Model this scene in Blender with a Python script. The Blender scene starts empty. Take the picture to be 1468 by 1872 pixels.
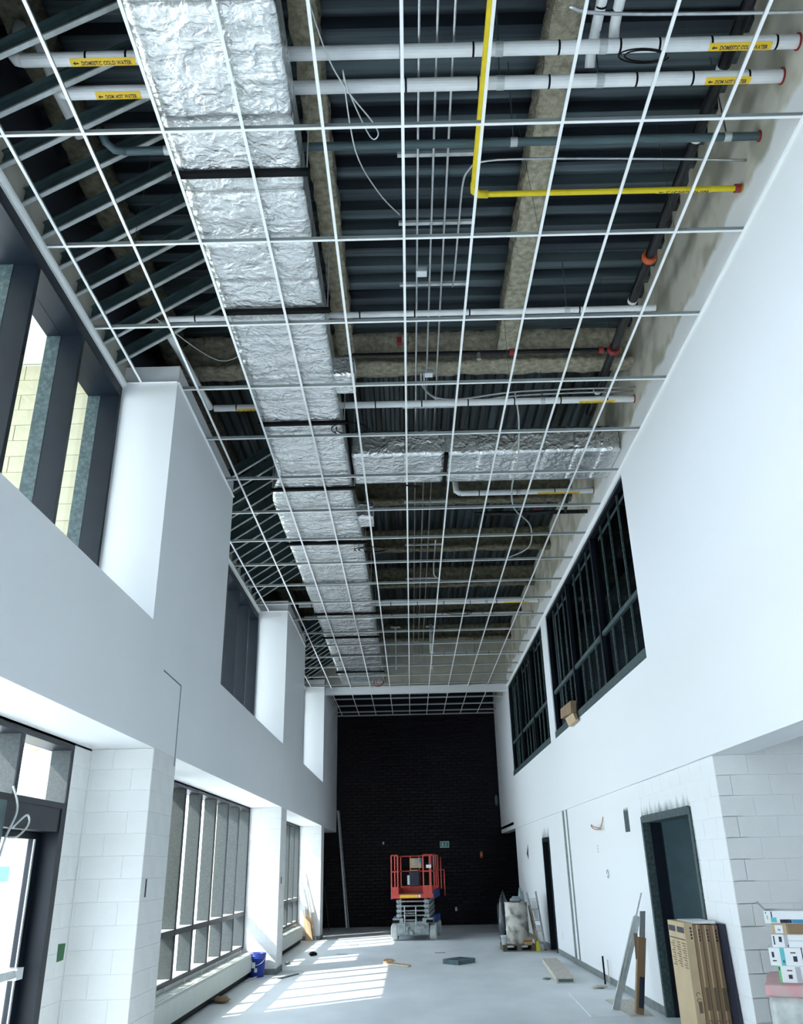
import bpy, math, random
from mathutils import Vector, Matrix, noise
random.seed(7)
SC = bpy.context.scene
COL = SC.collection
CH = 1.78                      # camera height above the floor
CZ = CH + 5.19                 # suspended ceiling height

# ------------------------------------------------------------------ camera
def make_camera():
    W, H = 1468, 1872
    f = 1500.635
    vy = Vector((752.318 - W / 2, -(1585.789 - H / 2), f)).normalized()
    px, py = 752.318 - W / 2, 1585.789 - H / 2
    vvx = 657.202 - W / 2
    vvy = (-f * f - px * vvx) / py
    vz = Vector((vvx, -vvy, f)); vz = (vz - vy * vz.dot(vy)).normalized()
    vx = vy.cross(vz)
    if vx.x < 0: vx = -vx
    R = [vx, vy, vz]
    right = Vector([r[0] for r in R]); up = Vector([r[1] for r in R]); fwd = Vector([r[2] for r in R])
    M = Matrix(((right.x, up.x, -fwd.x, 0), (right.y, up.y, -fwd.y, 0), (right.z, up.z, -fwd.z, CH), (0, 0, 0, 1)))
    cam = bpy.data.cameras.new('camera'); cam.sensor_fit = 'HORIZONTAL'; cam.sensor_width = 36
    cam.lens = 36 * f / W; cam.clip_start = 0.05; cam.clip_end = 300
    o = bpy.data.objects.new('camera', cam); COL.objects.link(o); o.matrix_world = M
    SC.camera = o
make_camera()

# ------------------------------------------------------------------ world, sun, exposure
w = bpy.data.worlds.new('sky'); SC.world = w; w.use_nodes = True
bg = w.node_tree.nodes['Background']
bg.inputs[0].default_value = (0.79, 0.90, 1.0, 1); bg.inputs[1].default_value = 4.2
sl = bpy.data.lights.new('sun', 'SUN'); sl.energy = 4.2; sl.angle = 0.009; sl.color = (1, 0.95, 0.86)
so = bpy.data.objects.new('sun', sl); COL.objects.link(so)
so.rotation_euler = Vector((1, 0.727, -0.95)).to_track_quat('-Z', 'Y').to_euler(); so.location = (-12, -8, 12)
vs = SC.view_settings
vs.view_transform = 'Standard'; vs.look = 'None'; vs.gamma = 1.0; vs.use_curve_mapping = False
vs.exposure = 1.0
cy = SC.cycles
cy.use_denoising = True; cy.max_bounces = 6; cy.diffuse_bounces = 4; cy.glossy_bounces = 3
cy.transparent_max_bounces = 12; cy.sample_clamp_indirect = 6; cy.caustics_reflective = False; cy.caustics_refractive = False
cy.use_adaptive_sampling = False

# ------------------------------------------------------------------ materials
MATS = {}
def mat(name, col, rough=0.6, metal=0.0, noise_amt=0.0, noise_scale=5.0, bump=0.0, bump_scale=40.0, col2=None, spec=0.5, stretch=None, lo=0.35, hi=0.65):
    m = bpy.data.materials.new(name); m.use_nodes = True
    nt = m.node_tree; b = nt.nodes['Principled BSDF']
    b.inputs['Base Color'].default_value = (*col, 1); b.inputs['Roughness'].default_value = rough
    b.inputs['Metallic'].default_value = metal; b.inputs['Specular IOR Level'].default_value = spec
    tc = nt.nodes.new('ShaderNodeTexCoord'); src = tc.outputs['Object']
    if stretch:
        mp = nt.nodes.new('ShaderNodeMapping'); mp.inputs['Scale'].default_value = stretch
        nt.links.new(src, mp.inputs[0]); src = mp.outputs[0]
    if noise_amt or col2:
        n = nt.nodes.new('ShaderNodeTexNoise'); n.inputs['Scale'].default_value = noise_scale; n.inputs['Detail'].default_value = 5
        nt.links.new(src, n.inputs['Vector'])
        r = nt.nodes.new('ShaderNodeValToRGB')
        c2 = col2 if col2 else tuple(max(0, c * (1 - noise_amt)) for c in col)
        r.color_ramp.elements[0].position = lo; r.color_ramp.elements[1].position = hi
        r.color_ramp.elements[0].color = (*c2, 1); r.color_ramp.elements[1].color = (*col, 1)
        nt.links.new(n.outputs['Fac'], r.inputs[0]); nt.links.new(r.outputs[0], b.inputs['Base Color'])
    if bump:
        n = nt.nodes.new('ShaderNodeTexNoise'); n.inputs['Scale'].default_value = bump_scale; n.inputs['Detail'].default_value = 6
        nt.links.new(src, n.inputs['Vector'])
        bp = nt.nodes.new('ShaderNodeBump'); bp.inputs['Strength'].default_value = bump; bp.inputs['Distance'].default_value = 0.02
        nt.links.new(n.outputs['Fac'], bp.inputs['Height']); nt.links.new(bp.outputs[0], b.inputs['Normal'])
    MATS[name] = m
    return m

M = MATS
mat('paint', (0.83, 0.85, 0.87), 0.55, noise_amt=0.03, noise_scale=0.7)
mat('block_paint', (0.78, 0.79, 0.78), 0.6, noise_amt=0.05, noise_scale=3, bump=0.15, bump_scale=60)
mat('mortar_paint', (0.76, 0.77, 0.76), 0.7)
mat('block_cream', (0.50, 0.47, 0.33), 0.85, noise_amt=0.15, noise_scale=4, bump=0.3, bump_scale=50)
mat('mortar_cream', (0.66, 0.65, 0.58), 0.9)
mat('beige', (0.56, 0.54, 0.46), 0.8, noise_amt=0.2, noise_scale=2.5, bump=0.2)
mat('brick', (0.0035, 0.0036, 0.008), 0.5, noise_amt=0.5, noise_scale=9, spec=0.18)
mat('mortar_dark', (0.016, 0.017, 0.026), 0.9, spec=0.1)
mat('floor', (0.80, 0.84, 0.87), 0.5, col2=(0.69, 0.74, 0.77), noise_scale=1.3, bump=0.03, bump_scale=25, stretch=(1, 0.5, 1))
mat('deck', (0.115, 0.155, 0.17), 0.36, 0.55, col2=(0.028, 0.038, 0.050), noise_scale=1.0, stretch=(0.2, 8, 1), lo=0.42, hi=0.66)  # pale streaks along the flutes paint in glints on the steel
mat('deck_far', (0.085, 0.115, 0.135), 0.38, 0.5, col2=(0.030, 0.036, 0.032), noise_scale=1.0, stretch=(8, 0.4, 1), lo=0.40, hi=0.64)  # streaks run lengthwise, flute glints likewise put into the colour
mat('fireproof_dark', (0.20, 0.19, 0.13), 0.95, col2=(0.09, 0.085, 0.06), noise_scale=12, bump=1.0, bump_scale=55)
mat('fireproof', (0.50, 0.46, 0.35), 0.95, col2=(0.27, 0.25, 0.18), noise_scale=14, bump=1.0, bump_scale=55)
mat('galv', (0.60, 0.64, 0.64), 0.45, 0.35, noise_amt=0.25, noise_scale=9)
mat('galv_dark', (0.085, 0.14, 0.15), 0.5, 0.3, noise_amt=0.3, noise_scale=6)
mat('steel', (0.62, 0.64, 0.66), 0.3, 0.9, noise_amt=0.15, noise_scale=20)
mat('frame', (0.004, 0.009, 0.017), 0.42, 0.0, noise_amt=0.3, noise_scale=6, spec=0.3)
mat('frame_side', (0.075, 0.083, 0.083), 0.5, 0.0, col2=(0.048, 0.06, 0.063), noise_scale=40, lo=0.3, hi=0.7, spec=0.35)  # paler than the faces: sunlight on the mullion sides put into the colour
mat('frame_dusty', (0.075, 0.115, 0.115), 0.5, 0.0, col2=(0.022, 0.045, 0.05), noise_scale=26, lo=0.4, hi=0.7)
mat('grid', (0.88, 0.90, 0.90), 0.4)
mat('grid_web', (0.30, 0.34, 0.34), 0.5)
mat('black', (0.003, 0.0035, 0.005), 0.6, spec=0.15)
mat('black_pipe', (0.005, 0.006, 0.010), 0.35, 0.3, noise_amt=0.4, noise_scale=15)
mat('pipe_white', (0.83, 0.85, 0.86), 0.5, noise_amt=0.05, noise_scale=8)
mat('pvc_grey', (0.055, 0.095, 0.105), 0.45)
mat('yellow', (0.80, 0.62, 0.01), 0.45, noise_amt=0.12, noise_scale=12)
mat('label_yellow', (0.85, 0.56, 0.02), 0.5)
mat('red', (0.28, 0.02, 0.02), 0.5)
mat('orange_red', (0.55, 0.10, 0.03), 0.5)
mat('wood', (0.55, 0.34, 0.17), 0.7, col2=(0.38, 0.22, 0.10), noise_scale=6, stretch=(1, 1, 8))
mat('plank', (0.62, 0.58, 0.50), 0.75, col2=(0.48, 0.45, 0.40), noise_scale=6, stretch=(6, 1, 1))
mat('card', (0.27, 0.175, 0.10), 0.8, noise_amt=0.12, noise_scale=5)
mat('card_tan', (0.55, 0.42, 0.26), 0.8, noise_amt=0.12, noise_scale=5)
mat('white_card', (0.82, 0.84, 0.85), 0.6, noise_amt=0.04)
mat('cyan_print', (0.12, 0.50, 0.52), 0.6)
mat('green_print', (0.16, 0.55, 0.22), 0.6)
mat('blue_print', (0.05, 0.25, 0.45), 0.6)
mat('ink', (0.015, 0.02, 0.04), 0.6)
mat('ink_soft', (0.14, 0.10, 0.06), 0.7)
mat('grey_print', (0.45, 0.46, 0.48), 0.6)
mat('pink_wrap', (0.66, 0.30, 0.32), 0.45, col2=(0.55, 0.42, 0.40), noise_scale=6)
mat('clear_wrap', (0.62, 0.63, 0.60), 0.3, col2=(0.42, 0.46, 0.44), noise_scale=8, bump=0.5, bump_scale=14)
mat('bucket_blue', (0.02, 0.05, 0.34), 0.35, noise_amt=0.1)
mat('heater', (0.60, 0.63, 0.58), 0.45, noise_amt=0.05)
mat('heater_grille', (0.42, 0.45, 0.41), 0.5)
mat('lift_red', (0.62, 0.065, 0.045), 0.45, noise_amt=0.2, noise_scale=8)
mat('lift_grey', (0.42, 0.46, 0.46), 0.5, 0.2, col2=(0.24, 0.28, 0.28), noise_scale=12)
mat('lift_blue', (0.03, 0.07, 0.28), 0.45, noise_amt=0.2)
mat('tyre', (0.60, 0.63, 0.61), 0.7, noise_amt=0.15, noise_scale=14)
mat('drum', (0.62, 0.60, 0.54), 0.7, col2=(0.20, 0.19, 0.165), noise_scale=4.5, bump=0.2, lo=0.38, hi=0.56)
mat('pallet_wood', (0.16, 0.14, 0.11), 0.85, noise_amt=0.4, noise_scale=9)
mat('plastic_bag', (0.025, 0.035, 0.045), 0.25, bump=0.6, bump_scale=9)
mat('plastic_grey', (0.25, 0.30, 0.33), 0.25, bump=0.6, bump_scale=9)
mat('safety_yellow', (0.65, 0.62, 0.02), 0.5)
mat('green_tape', (0.01, 0.13, 0.04), 0.5, noise_amt=0.3, noise_scale=30)
mat('exit_green', (0.03, 0.28, 0.24), 0.4)
mat('snow', (0.80, 0.82, 0.84), 0.8, noise_amt=0.1, noise_scale=0.3)
mat('grass', (0.50, 0.48, 0.28), 0.9, noise_amt=0.3, noise_scale=1.5)
mat('bark', (0.10, 0.09, 0.08), 0.9)
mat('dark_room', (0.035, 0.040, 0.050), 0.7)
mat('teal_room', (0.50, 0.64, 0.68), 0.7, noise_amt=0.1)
mat('brown_paper', (0.30, 0.20, 0.12), 0.85, noise_amt=0.2)
mat('joint_grey', (0.22, 0.25, 0.25), 0.8, noise_amt=0.3, noise_scale=10)
mat('copper', (0.55, 0.28, 0.18), 0.5, 0.3)

def glass_mat(name, refl, tint=(0.95, 0.97, 0.98)):
    m = bpy.data.materials.new(name); m.use_nodes = True; nt = m.node_tree; nt.nodes.clear()
    out = nt.nodes.new('ShaderNodeOutputMaterial'); mx = nt.nodes.new('ShaderNodeMixShader')
    t = nt.nodes.new('ShaderNodeBsdfTransparent'); t.inputs[0].default_value = (*tint, 1)
    g = nt.nodes.new('ShaderNodeBsdfGlossy'); g.inputs['Roughness'].default_value = 0.02
    mx.inputs[0].default_value = refl
    nt.links.new(t.outputs[0], mx.inputs[1]); nt.links.new(g.outputs[0], mx.inputs[2]); nt.links.new(mx.outputs[0], out.inputs[0])
    M[name] = m
glass_mat('glass', 0.06)
glass_mat('glass_inner', 0.035, (0.75, 0.80, 0.82))

def foil_mat():
    m = bpy.data.materials.new('foil'); m.use_nodes = True; nt = m.node_tree; b = nt.nodes['Principled BSDF']
    b.inputs['Base Color'].default_value = (0.90, 0.92, 0.93, 1); b.inputs['Metallic'].default_value = 0.93; b.inputs['Roughness'].default_value = 0.27
    tc = nt.nodes.new('ShaderNodeTexCoord')
    def nz(scale, typ, det, rough, dist, st):
        mp = nt.nodes.new('ShaderNodeMapping'); mp.inputs['Scale'].default_value = st
        nt.links.new(tc.outputs['Object'], mp.inputs[0])
        n = nt.nodes.new('ShaderNodeTexNoise'); n.noise_type = typ; n.inputs['Scale'].default_value = scale; n.inputs['Detail'].default_value = det
        n.inputs['Roughness'].default_value = rough; n.inputs['Distortion'].default_value = dist
        nt.links.new(mp.outputs[0], n.inputs['Vector']); return n.outputs['Fac']
    n0 = nt.nodes.new('ShaderNodeTexNoise'); n0.inputs['Scale'].default_value = 4.0; n0.inputs['Detail'].default_value = 4
    nt.links.new(tc.outputs['Object'], n0.inputs['Vector'])
    add = nt.nodes.new('ShaderNodeVectorMath'); add.operation = 'MULTIPLY_ADD'; add.inputs[1].default_value = (0.35, 0.35, 0.35)
    nt.links.new(n0.outputs['Color'], add.inputs[0]); nt.links.new(tc.outputs['Object'], add.inputs[2])
    def vor(sc_):
        v = nt.nodes.new('ShaderNodeTexVoronoi'); v.feature = 'F1'; v.inputs['Scale'].default_value = sc_
        nt.links.new(add.outputs[0], v.inputs['Vector']); return v.outputs['Distance']
    c = nz(3.5, 'FBM', 7, 0.60, 1.2, (0.9, 1.8, 1))
    q_ = nt.nodes.new('ShaderNodeMath'); q_.operation = 'MULTIPLY_ADD'; q_.inputs[1].default_value = 0.55
    nt.links.new(vor(6), q_.inputs[0]); nt.links.new(c, q_.inputs[2]); c = q_.outputs[0]
    a = vor(15)
    mm = nt.nodes.new('ShaderNodeMath'); mm.operation = 'MULTIPLY_ADD'; mm.inputs[1].default_value = 0.35
    nt.links.new(a, mm.inputs[0]); nt.links.new(c, mm.inputs[2])
    bp = nt.nodes.new('ShaderNodeBump'); bp.inputs['Strength'].default_value = 0.6; bp.inputs['Distance'].default_value = 0.05
    nt.links.new(mm.outputs[0], bp.inputs['Height']); nt.links.new(bp.outputs[0], b.inputs['Normal'])
    M['foil'] = m
foil_mat()

def right_wall_mat():
    # painted drywall below, unpainted plaster with a ragged paint edge above the ceiling line
    m = bpy.data.materials.new('wall_right_paint'); m.use_nodes = True; nt = m.node_tree; b = nt.nodes['Principled BSDF']
    b.inputs['Roughness'].default_value = 0.6
    tc = nt.nodes.new('ShaderNodeTexCoord'); sp = nt.nodes.new('ShaderNodeSeparateXYZ'); nt.links.new(tc.outputs['Object'], sp.inputs[0])
    n = nt.nodes.new('ShaderNodeTexNoise'); n.inputs['Scale'].default_value = 1.6; n.inputs['Detail'].default_value = 4
    nt.links.new(tc.outputs['Object'], n.inputs['Vector'])
    a = nt.nodes.new('ShaderNodeMath'); a.operation = 'MULTIPLY_ADD'; a.inputs[1].default_value = 0.5
    nt.links.new(n.outputs['Fac'], a.inputs[0]); nt.links.new(sp.outputs['Z'], a.inputs[2])
    r = nt.nodes.new('ShaderNodeMapRange'); r.inputs['From Min'].default_value = CZ + 0.55; r.inputs['From Max'].default_value = CZ + 0.62
    nt.links.new(a.outputs[0], r.inputs['Value'])
    n2 = nt.nodes.new('ShaderNodeTexNoise'); n2.inputs['Scale'].default_value = 2.2
    nt.links.new(tc.outputs['Object'], n2.inputs['Vector'])
    ramp = nt.nodes.new('ShaderNodeValToRGB'); ramp.color_ramp.elements[0].color = (0.38, 0.37, 0.30, 1); ramp.color_ramp.elements[1].color = (0.60, 0.57, 0.50, 1)
    ramp.color_ramp.elements[0].position = 0.4; ramp.color_ramp.elements[1].position = 0.55
    nt.links.new(n2.outputs['Fac'], ramp.inputs[0])
    mx = nt.nodes.new('ShaderNodeMixRGB'); mx.inputs[1].default_value = (0.84, 0.86, 0.88, 1)
    nt.links.new(r.outputs[0], mx.inputs[0]); nt.links.new(ramp.outputs[0], mx.inputs[2]); nt.links.new(mx.outputs[0], b.inputs['Base Color'])
    M['wall_right_paint'] = m
right_wall_mat()

def smudge_mat():
    # white painted wall with dark frame paint sprayed past the two door heads
    m = bpy.data.materials.new('wall_smudged'); m.use_nodes = True; nt = m.node_tree; b = nt.nodes['Principled BSDF']
    b.inputs['Roughness'].default_value = 0.6
    tc = nt.nodes.new('ShaderNodeNewGeometry'); sp = nt.nodes.new('ShaderNodeSeparateXYZ'); nt.links.new(tc.outputs['Position'], sp.inputs[0])
    n = nt.nodes.new('ShaderNodeTexNoise'); n.inputs['Scale'].default_value = 7; n.inputs['Detail'].default_value = 5
    mp = nt.nodes.new('ShaderNodeMapping'); mp.inputs['Scale'].default_value = (1, 1, 0.35)
    nt.links.new(tc.outputs['Position'], mp.inputs[0]); nt.links.new(mp.outputs[0], n.inputs['Vector'])
    def rng(src, a, b_):
        r = nt.nodes.new('ShaderNodeMapRange'); r.inputs['From Min'].default_value = a; r.inputs['From Max'].default_value = b_
        nt.links.new(src, r.inputs['Value']); return r.outputs[0]
    def mul(a, b_):
        k = nt.nodes.new('ShaderNodeMath'); k.operation = 'MULTIPLY'; nt.links.new(a, k.inputs[0]); nt.links.new(b_, k.inputs[1]); return k.outputs[0]
    tot = None
    for (y0, y1, z0, h) in ((9.86, 12.0, CH + 0.50, 0.34), (20.2, 21.3, CH + 0.50, 0.5)):
        k = mul(mul(rng(sp.outputs['Y'], y0 - 0.15, y0 + 0.05), rng(sp.outputs['Y'], y1 + 0.15, y1 - 0.05)), mul(rng(sp.outputs['Z'], z0 + h, z0), rng(sp.outputs['Z'], z0 - 2.6, z0 - 0.02)))
        if tot is None: tot = k
        else:
            ad = nt.nodes.new('ShaderNodeMath'); ad.operation = 'ADD'; nt.links.new(tot, ad.inputs[0]); nt.links.new(k, ad.inputs[1]); tot = ad.outputs[0]
    ad = nt.nodes.new('ShaderNodeMath'); ad.operation = 'MULTIPLY_ADD'; ad.inputs[1].default_value = 1.0
    nt.links.new(tot, ad.inputs[0]); nt.links.new(n.outputs['Fac'], ad.inputs[2])
    f = rng(ad.outputs[0], 0.95, 1.5)
    mx = nt.nodes.new('ShaderNodeMixRGB'); mx.inputs[1].default_value = (0.83, 0.85, 0.86, 1); mx.inputs[2].default_value = (0.10, 0.16, 0.16, 1)
    nt.links.new(f, mx.inputs[0]); nt.links.new(mx.outputs[0], b.inputs['Base Color'])
    M['wall_smudged'] = m
smudge_mat()

# ------------------------------------------------------------------ mesh builder
class MB:
    def __init__(s): s.v = []; s.f = []
    def add(s, vs, fs):
        n = len(s.v); s.v += [tuple(p) for p in vs]; s.f += [tuple(i + n for i in f) for f in fs]; return s
    def box(s, x0, x1, y0, y1, z0, z1):
        return s.add([(x0, y0, z0), (x1, y0, z0), (x1, y1, z0), (x0, y1, z0), (x0, y0, z1), (x1, y0, z1), (x1, y1, z1), (x0, y1, z1)],
                     [(0, 3, 2, 1), (4, 5, 6, 7), (0, 1, 5, 4), (1, 2, 6, 5), (2, 3, 7, 6), (3, 0, 4, 7)])
    def obox(s, c, ax, ay, az):
        # oriented box: centre and three half-axis vectors
        c, ax, ay, az = Vector(c), Vector(ax), Vector(ay), Vector(az)
        vs = [c + ax * i + ay * j + az * k for k in (-1, 1) for i, j in ((-1, -1), (1, -1), (1, 1), (-1, 1))]
        return s.add(vs, [(0, 3, 2, 1), (4, 5, 6, 7), (0, 1, 5, 4), (1, 2, 6, 5), (2, 3, 7, 6), (3, 0, 4, 7)])
    def bar(s, a, b, wd, ht, up=(0, 0, 1)):
        a, b = Vector(a), Vector(b); d = b - a; up = Vector(up)
        sx = d.cross(up)
        if sx.length < 1e-6: sx = Vector((1, 0, 0))
        sx.normalize(); u = sx.cross(d).normalized()
        return s.obox((a + b) / 2, d / 2, sx * wd / 2, u * ht / 2)
    def tube(s, pts, r, n=8, closed=False, caps=True):
        pts = [Vector(p) for p in pts]; base = len(s.v); m = len(pts)
        prev = None
        for i, p in enumerate(pts):
            if closed: d = pts[(i + 1) % m] - pts[i - 1]
            else: d = (pts[min(i + 1, m - 1)] - pts[max(i - 1, 0)])
            d.normalize()
            if prev is None:
                a = Vector((0, 0, 1)) if abs(d.z) < 0.9 else Vector((1, 0, 0))
                u = d.cross(a).normalized()
            else:
                u = (prev - d * prev.dot(d)).normalized()
            prev = u; v = d.cross(u)
            rr = r[i] if isinstance(r, (list, tuple)) else r
            for k in range(n):
                t = 2 * math.pi * k / n; s.v.append(tuple(p + (u * math.cos(t) + v * math.sin(t)) * rr))
        for i in range(m if closed else m - 1):
            j = (i + 1) % m
            for k in range(n):
                k2 = (k + 1) % n
                s.f.append((base + i * n + k, base + i * n + k2, base + j * n + k2, base + j * n + k))
        if caps and not closed:
            s.f.append(tuple(base + k for k in range(n))[::-1]); s.f.append(tuple(base + (m - 1) * n + k for k in range(n)))
        return s
    def lathe(s, prof, c=(0, 0, 0), n=24, axis='z'):
        base = len(s.v); c = Vector(c)
        for (r, h) in prof:
            for k in range(n):
                t = 2 * math.pi * k / n; x, y = r * math.cos(t), r * math.sin(t)
                p = (x, y, h) if axis == 'z' else ((h, x, y) if axis == 'x' else (x, h, y))
                s.v.append(tuple(c + Vector(p)))
        for i in range(len(prof) - 1):
            for k in range(n):
                k2 = (k + 1) % n
                s.f.append((base + i * n + k, base + i * n + k2, base + (i + 1) * n + k2, base + (i + 1) * n + k))
        s.f.append(tuple(base + k for k in range(n))[::-1]); s.f.append(tuple(base + (len(prof) - 1) * n + k for k in range(n)))
        return s
    def prism(s, poly, vec):
        n = len(poly); vec = Vector(vec); a = [Vector(p) for p in poly]
        return s.add(a + [p + vec for p in a], [tuple(range(n))[::-1], tuple(range(n, 2 * n))] + [(i, (i + 1) % n, n + (i + 1) % n, n + i) for i in range(n)])
    def mesh(s, name, m=None, smooth=False):
        me = bpy.data.meshes.new(name); me.from_pydata(s.v, [], s.f)
        if m: me.materials.append(M[m])
        if smooth:
            for p in me.polygons: p.use_smooth = True
        me.validate(); me.update()
        return me
    def build(s, name, m, parent=None, smooth=False, local=False):
        return place(s.mesh(name, m, smooth), name, parent, local)

def place(me, name, parent=None, local=False, loc=None):
    o = bpy.data.objects.new(name, me); COL.objects.link(o)
    if loc: o.location = loc
    if parent:
        o.parent = parent
        if not local and parent.parent is None and parent.type == 'EMPTY':
            o.matrix_parent_inverse = Matrix.Translation(-Vector(parent.location))
    return o
def tag(o, label, cat, group=None):
    o['label'] = label; o['category'] = cat
    if group: o['group'] = group
    return o
def thing(name, label, cat, loc=(0, 0, 0), rotz=0.0, group=None):
    o = bpy.data.objects.new(name, None); COL.objects.link(o); o.location = loc; o.rotation_euler = (0, 0, rotz)
    o.empty_display_size = 0.1
    return tag(o, label, cat, group)
def struct(o): o['kind'] = 'structure'; return o
def sempty(name, loc=(0, 0, 0)):
    o = bpy.data.objects.new(name, None); COL.objects.link(o); o.location = loc; o['kind'] = 'structure'; return o
def bx(name, m, x0, x1, y0, y1, z0, z1, parent=None, local=False):
    return MB().box(x0, x1, y0, y1, z0, z1).build(name, m, parent, local=local)
def bevel(o, wd=0.01, seg=2):
    md = o.modifiers.new('bevel', 'BEVEL'); md.width = wd; md.segments = seg; md.limit_method = 'ANGLE'; return o

def text_mesh(s, size):
    c = bpy.data.curves.new('text', 'FONT'); c.body = s; c.size = size; c.align_x = 'LEFT'; c.resolution_u = 3; c.offset = size * 0.028
    o = bpy.data.objects.new('text', c); COL.objects.link(o)
    me = bpy.data.meshes.new_from_object(o.evaluated_get(bpy.context.evaluated_depsgraph_get()))
    bpy.data.objects.remove(o); bpy.data.curves.remove(c)
    return me
def flat_text(s, size, name, m, parent, origin, ux, uy, local=False):
    me = text_mesh(s, size); me.materials.clear(); me.materials.append(M[m])
    o_, ux, uy = Vector(origin), Vector(ux), Vector(uy)
    for v in me.vertices: v.co = o_ + ux * v.co.x + uy * v.co.y
    return place(me, name, parent, local)

# ------------------------------------------------------------------ blockwork
BLOCK_CACHE = {}
def blockwork(parent, origin, ux, wall_n, width, z0, z1, m, bl=0.4, bh=0.2, d=0.012, j=0.0035, shift=0, holes=(), name='block', first=None):
    """Rows of separate blocks standing d proud of a backing. ux: run direction, wall_n: outward normal."""
    ux, wn = Vector(ux), Vector(wall_n); o0 = Vector(origin)
    rows = int(math.ceil((z1 - z0) / bh - 1e-6)); cnt = 0
    for r in range(rows):
        za = z1 - r * bh; zb = max(z0, za - bh)
        if za - zb < 0.03: continue
        u = -(bl / 2 if (r + shift) % 2 else 0.0)
        if first is not None: u += first
        while u > 1e-6: u -= bl
        while u < width - 1e-6:
            a, b = max(0, u), min(width, u + bl); u += bl
            if b - a < 0.03: continue
            hit = False
            for (h0, h1, hz0, hz1) in holes:
                if b > h0 + 1e-4 and a < h1 - 1e-4 and za > hz0 + 1e-4 and zb < hz1 - 1e-4:
                    if a < h0 - 0.03: b = h0
                    elif b > h1 + 0.03: a = h1
                    elif zb < hz1 and za > hz1 + 0.03: pass
                    else: hit = True
            if hit or b - a < 0.03: continue
            L, Hh = round(b - a - j, 3), round(za - zb - j, 3)
            zc = (za + zb) / 2
            for (h0, h1, hz0, hz1) in holes:
                if b > h0 + 1e-4 and a < h1 - 1e-4 and zb < hz1 - 1e-4 and za > hz1:
                    Hh = round(za - hz1 - j, 3); zc = (za + hz1) / 2
            if Hh < 0.02: continue
            key = (m, L, Hh, round(ux.x, 2), round(ux.y, 2), d)
            me = BLOCK_CACHE.get(key)
            if me is None:
                e = min(0.003, Hh / 4, d)
                q = MB(); w2, h2 = L / 2, Hh / 2
                back = [(-w2, -h2, 0), (w2, -h2, 0), (w2, h2, 0), (-w2, h2, 0)]
                fr = [(-w2 + e, -h2 + e, d), (w2 - e, -h2 + e, d), (w2 - e, h2 - e, d), (-w2 + e, h2 - e, d)]
                up = Vector((0, 0, 1))
                vs = [ux * p[0] + up * p[1] + wn * p[2] for p in back + fr]
                q.add(vs, [(4, 5, 6, 7), (0, 1, 5, 4), (1, 2, 6, 5), (2, 3, 7, 6), (3, 0, 4, 7)])
                me = q.mesh(name, m)
                BLOCK_CACHE[key] = me
            c = o0 + ux * ((a + b) / 2); c.z = zc
            place(me, name, parent, loc=c); cnt += 1
    return cnt

# ================================================================== SETTING
BD = 0.004; SOF = CH + 1.16; SILL = CH + 2.37; TOP = CH + 6.9; XL = -2.57; XW = -3.2; XR = 3.13; YB = 30.4
bays_up = [(2.0, 8.07), (11.28, 17.27), (20.5, 25.5)]
struct(bx('floor', 'floor', -3.4, 8.0, -4, YB + 0.1, -0.12, 0.0))

# --- left wall: spandrel band, piers, exterior skin
wl = MB()
wl.box(XW, XL, -4, YB, SOF, SILL)
for a, b in ((-4, 2.0), (8.07, 11.28), (17.27, 20.5), (25.5, YB)):
    wl.box(XW - 0.2, XL, a, b, SILL, CZ + 0.01)
    wl.box(XW - 0.2, XL + 0.0, a + 0.03, b - 0.03, CZ + 0.01, CZ + 0.24)
struct(wl.build('wall_left', 'paint'))
wl2 = MB()
wl2.box(XW - 0.38, XW, -4, YB, SOF - 0.02, SILL - 0.02)
wl2.box(XW - 0.38, XW - 0.21, -4, YB, CZ - 0.02, TOP)
wl2.box(-4.5, XW - 0.2, 26.2, YB, -0.1, SOF)
struct(wl2.build('wall_left_outer', 'dark_room'))
# plaster strip behind the braces, above the window head
struct(bx('wall_left_plaster', 'beige', XW - 0.2, XW - 0.0, -4, 26, CZ - 0.01, CZ + 0.42))
# short block wall beside the entrance and pilasters
def pilaster(y0, y1, near_blocks=True, label=None):
    p = struct(bx('wall_pilaster', 'mortar_paint', XW - 0.15, XL - BD, y0 + BD, y1, 0, SOF - 0.001))
    blockwork(p, (XW, y0 + BD, 0), (1, 0, 0), (0, -1, 0), XL - XW, 0.0, SOF, 'block_paint', first=-0.17, d=BD)
    blockwork(p, (XL - BD, y0 + BD, 0), (0, 1, 0), (1, 0, 0), y1 - y0 - BD, 0.0, SOF, 'block_paint', shift=1, d=BD)
    return p
pilaster(8.53, 9.37); pilaster(17.4, 18.15); pilaster(25.35, 26.1)
pw = struct(bx('wall_left_pier', 'mortar_paint', XW - 0.35, XW - BD, 8.09, 8.75, 0, SOF - 0.001))
blockwork(pw, (XW - BD, 8.09, 0), (0, 1, 0), (1, 0, 0), 0.44, 0.0, SOF, 'block_paint', d=BD)
for y0, y1 in ((17.4, 18.15), (25.35, 26.1), (8.53, 9.37)):
    struct(bx('baseboard_left', 'joint_grey', XW, XL + 0.008, y0 - 0.008, y1 + 0.002, 0, 0.10))

# --- right wall: upper bulkhead with two interior window openings
WIN_R = [(10.62, 17.92), (18.62, 25.72)]; WZ0, WZ1 = CH + 2.45, CH + 5.12
BUL = CH + 1.01
wr = MB()
wr.box(XR, XR + 0.24, -4, YB, BUL, WZ0)
wr.box(XR, XR + 0.24, -4, YB, WZ1, TOP)
for a, b in ((-4, WIN_R[0][0]), (WIN_R[0][1], WIN_R[1][0]), (WIN_R[1][1], YB)):
    wr.box(XR, XR + 0.24, a, b, WZ0, WZ1)
struct(wr.build('wall_right', 'wall_right_paint'))
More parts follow.
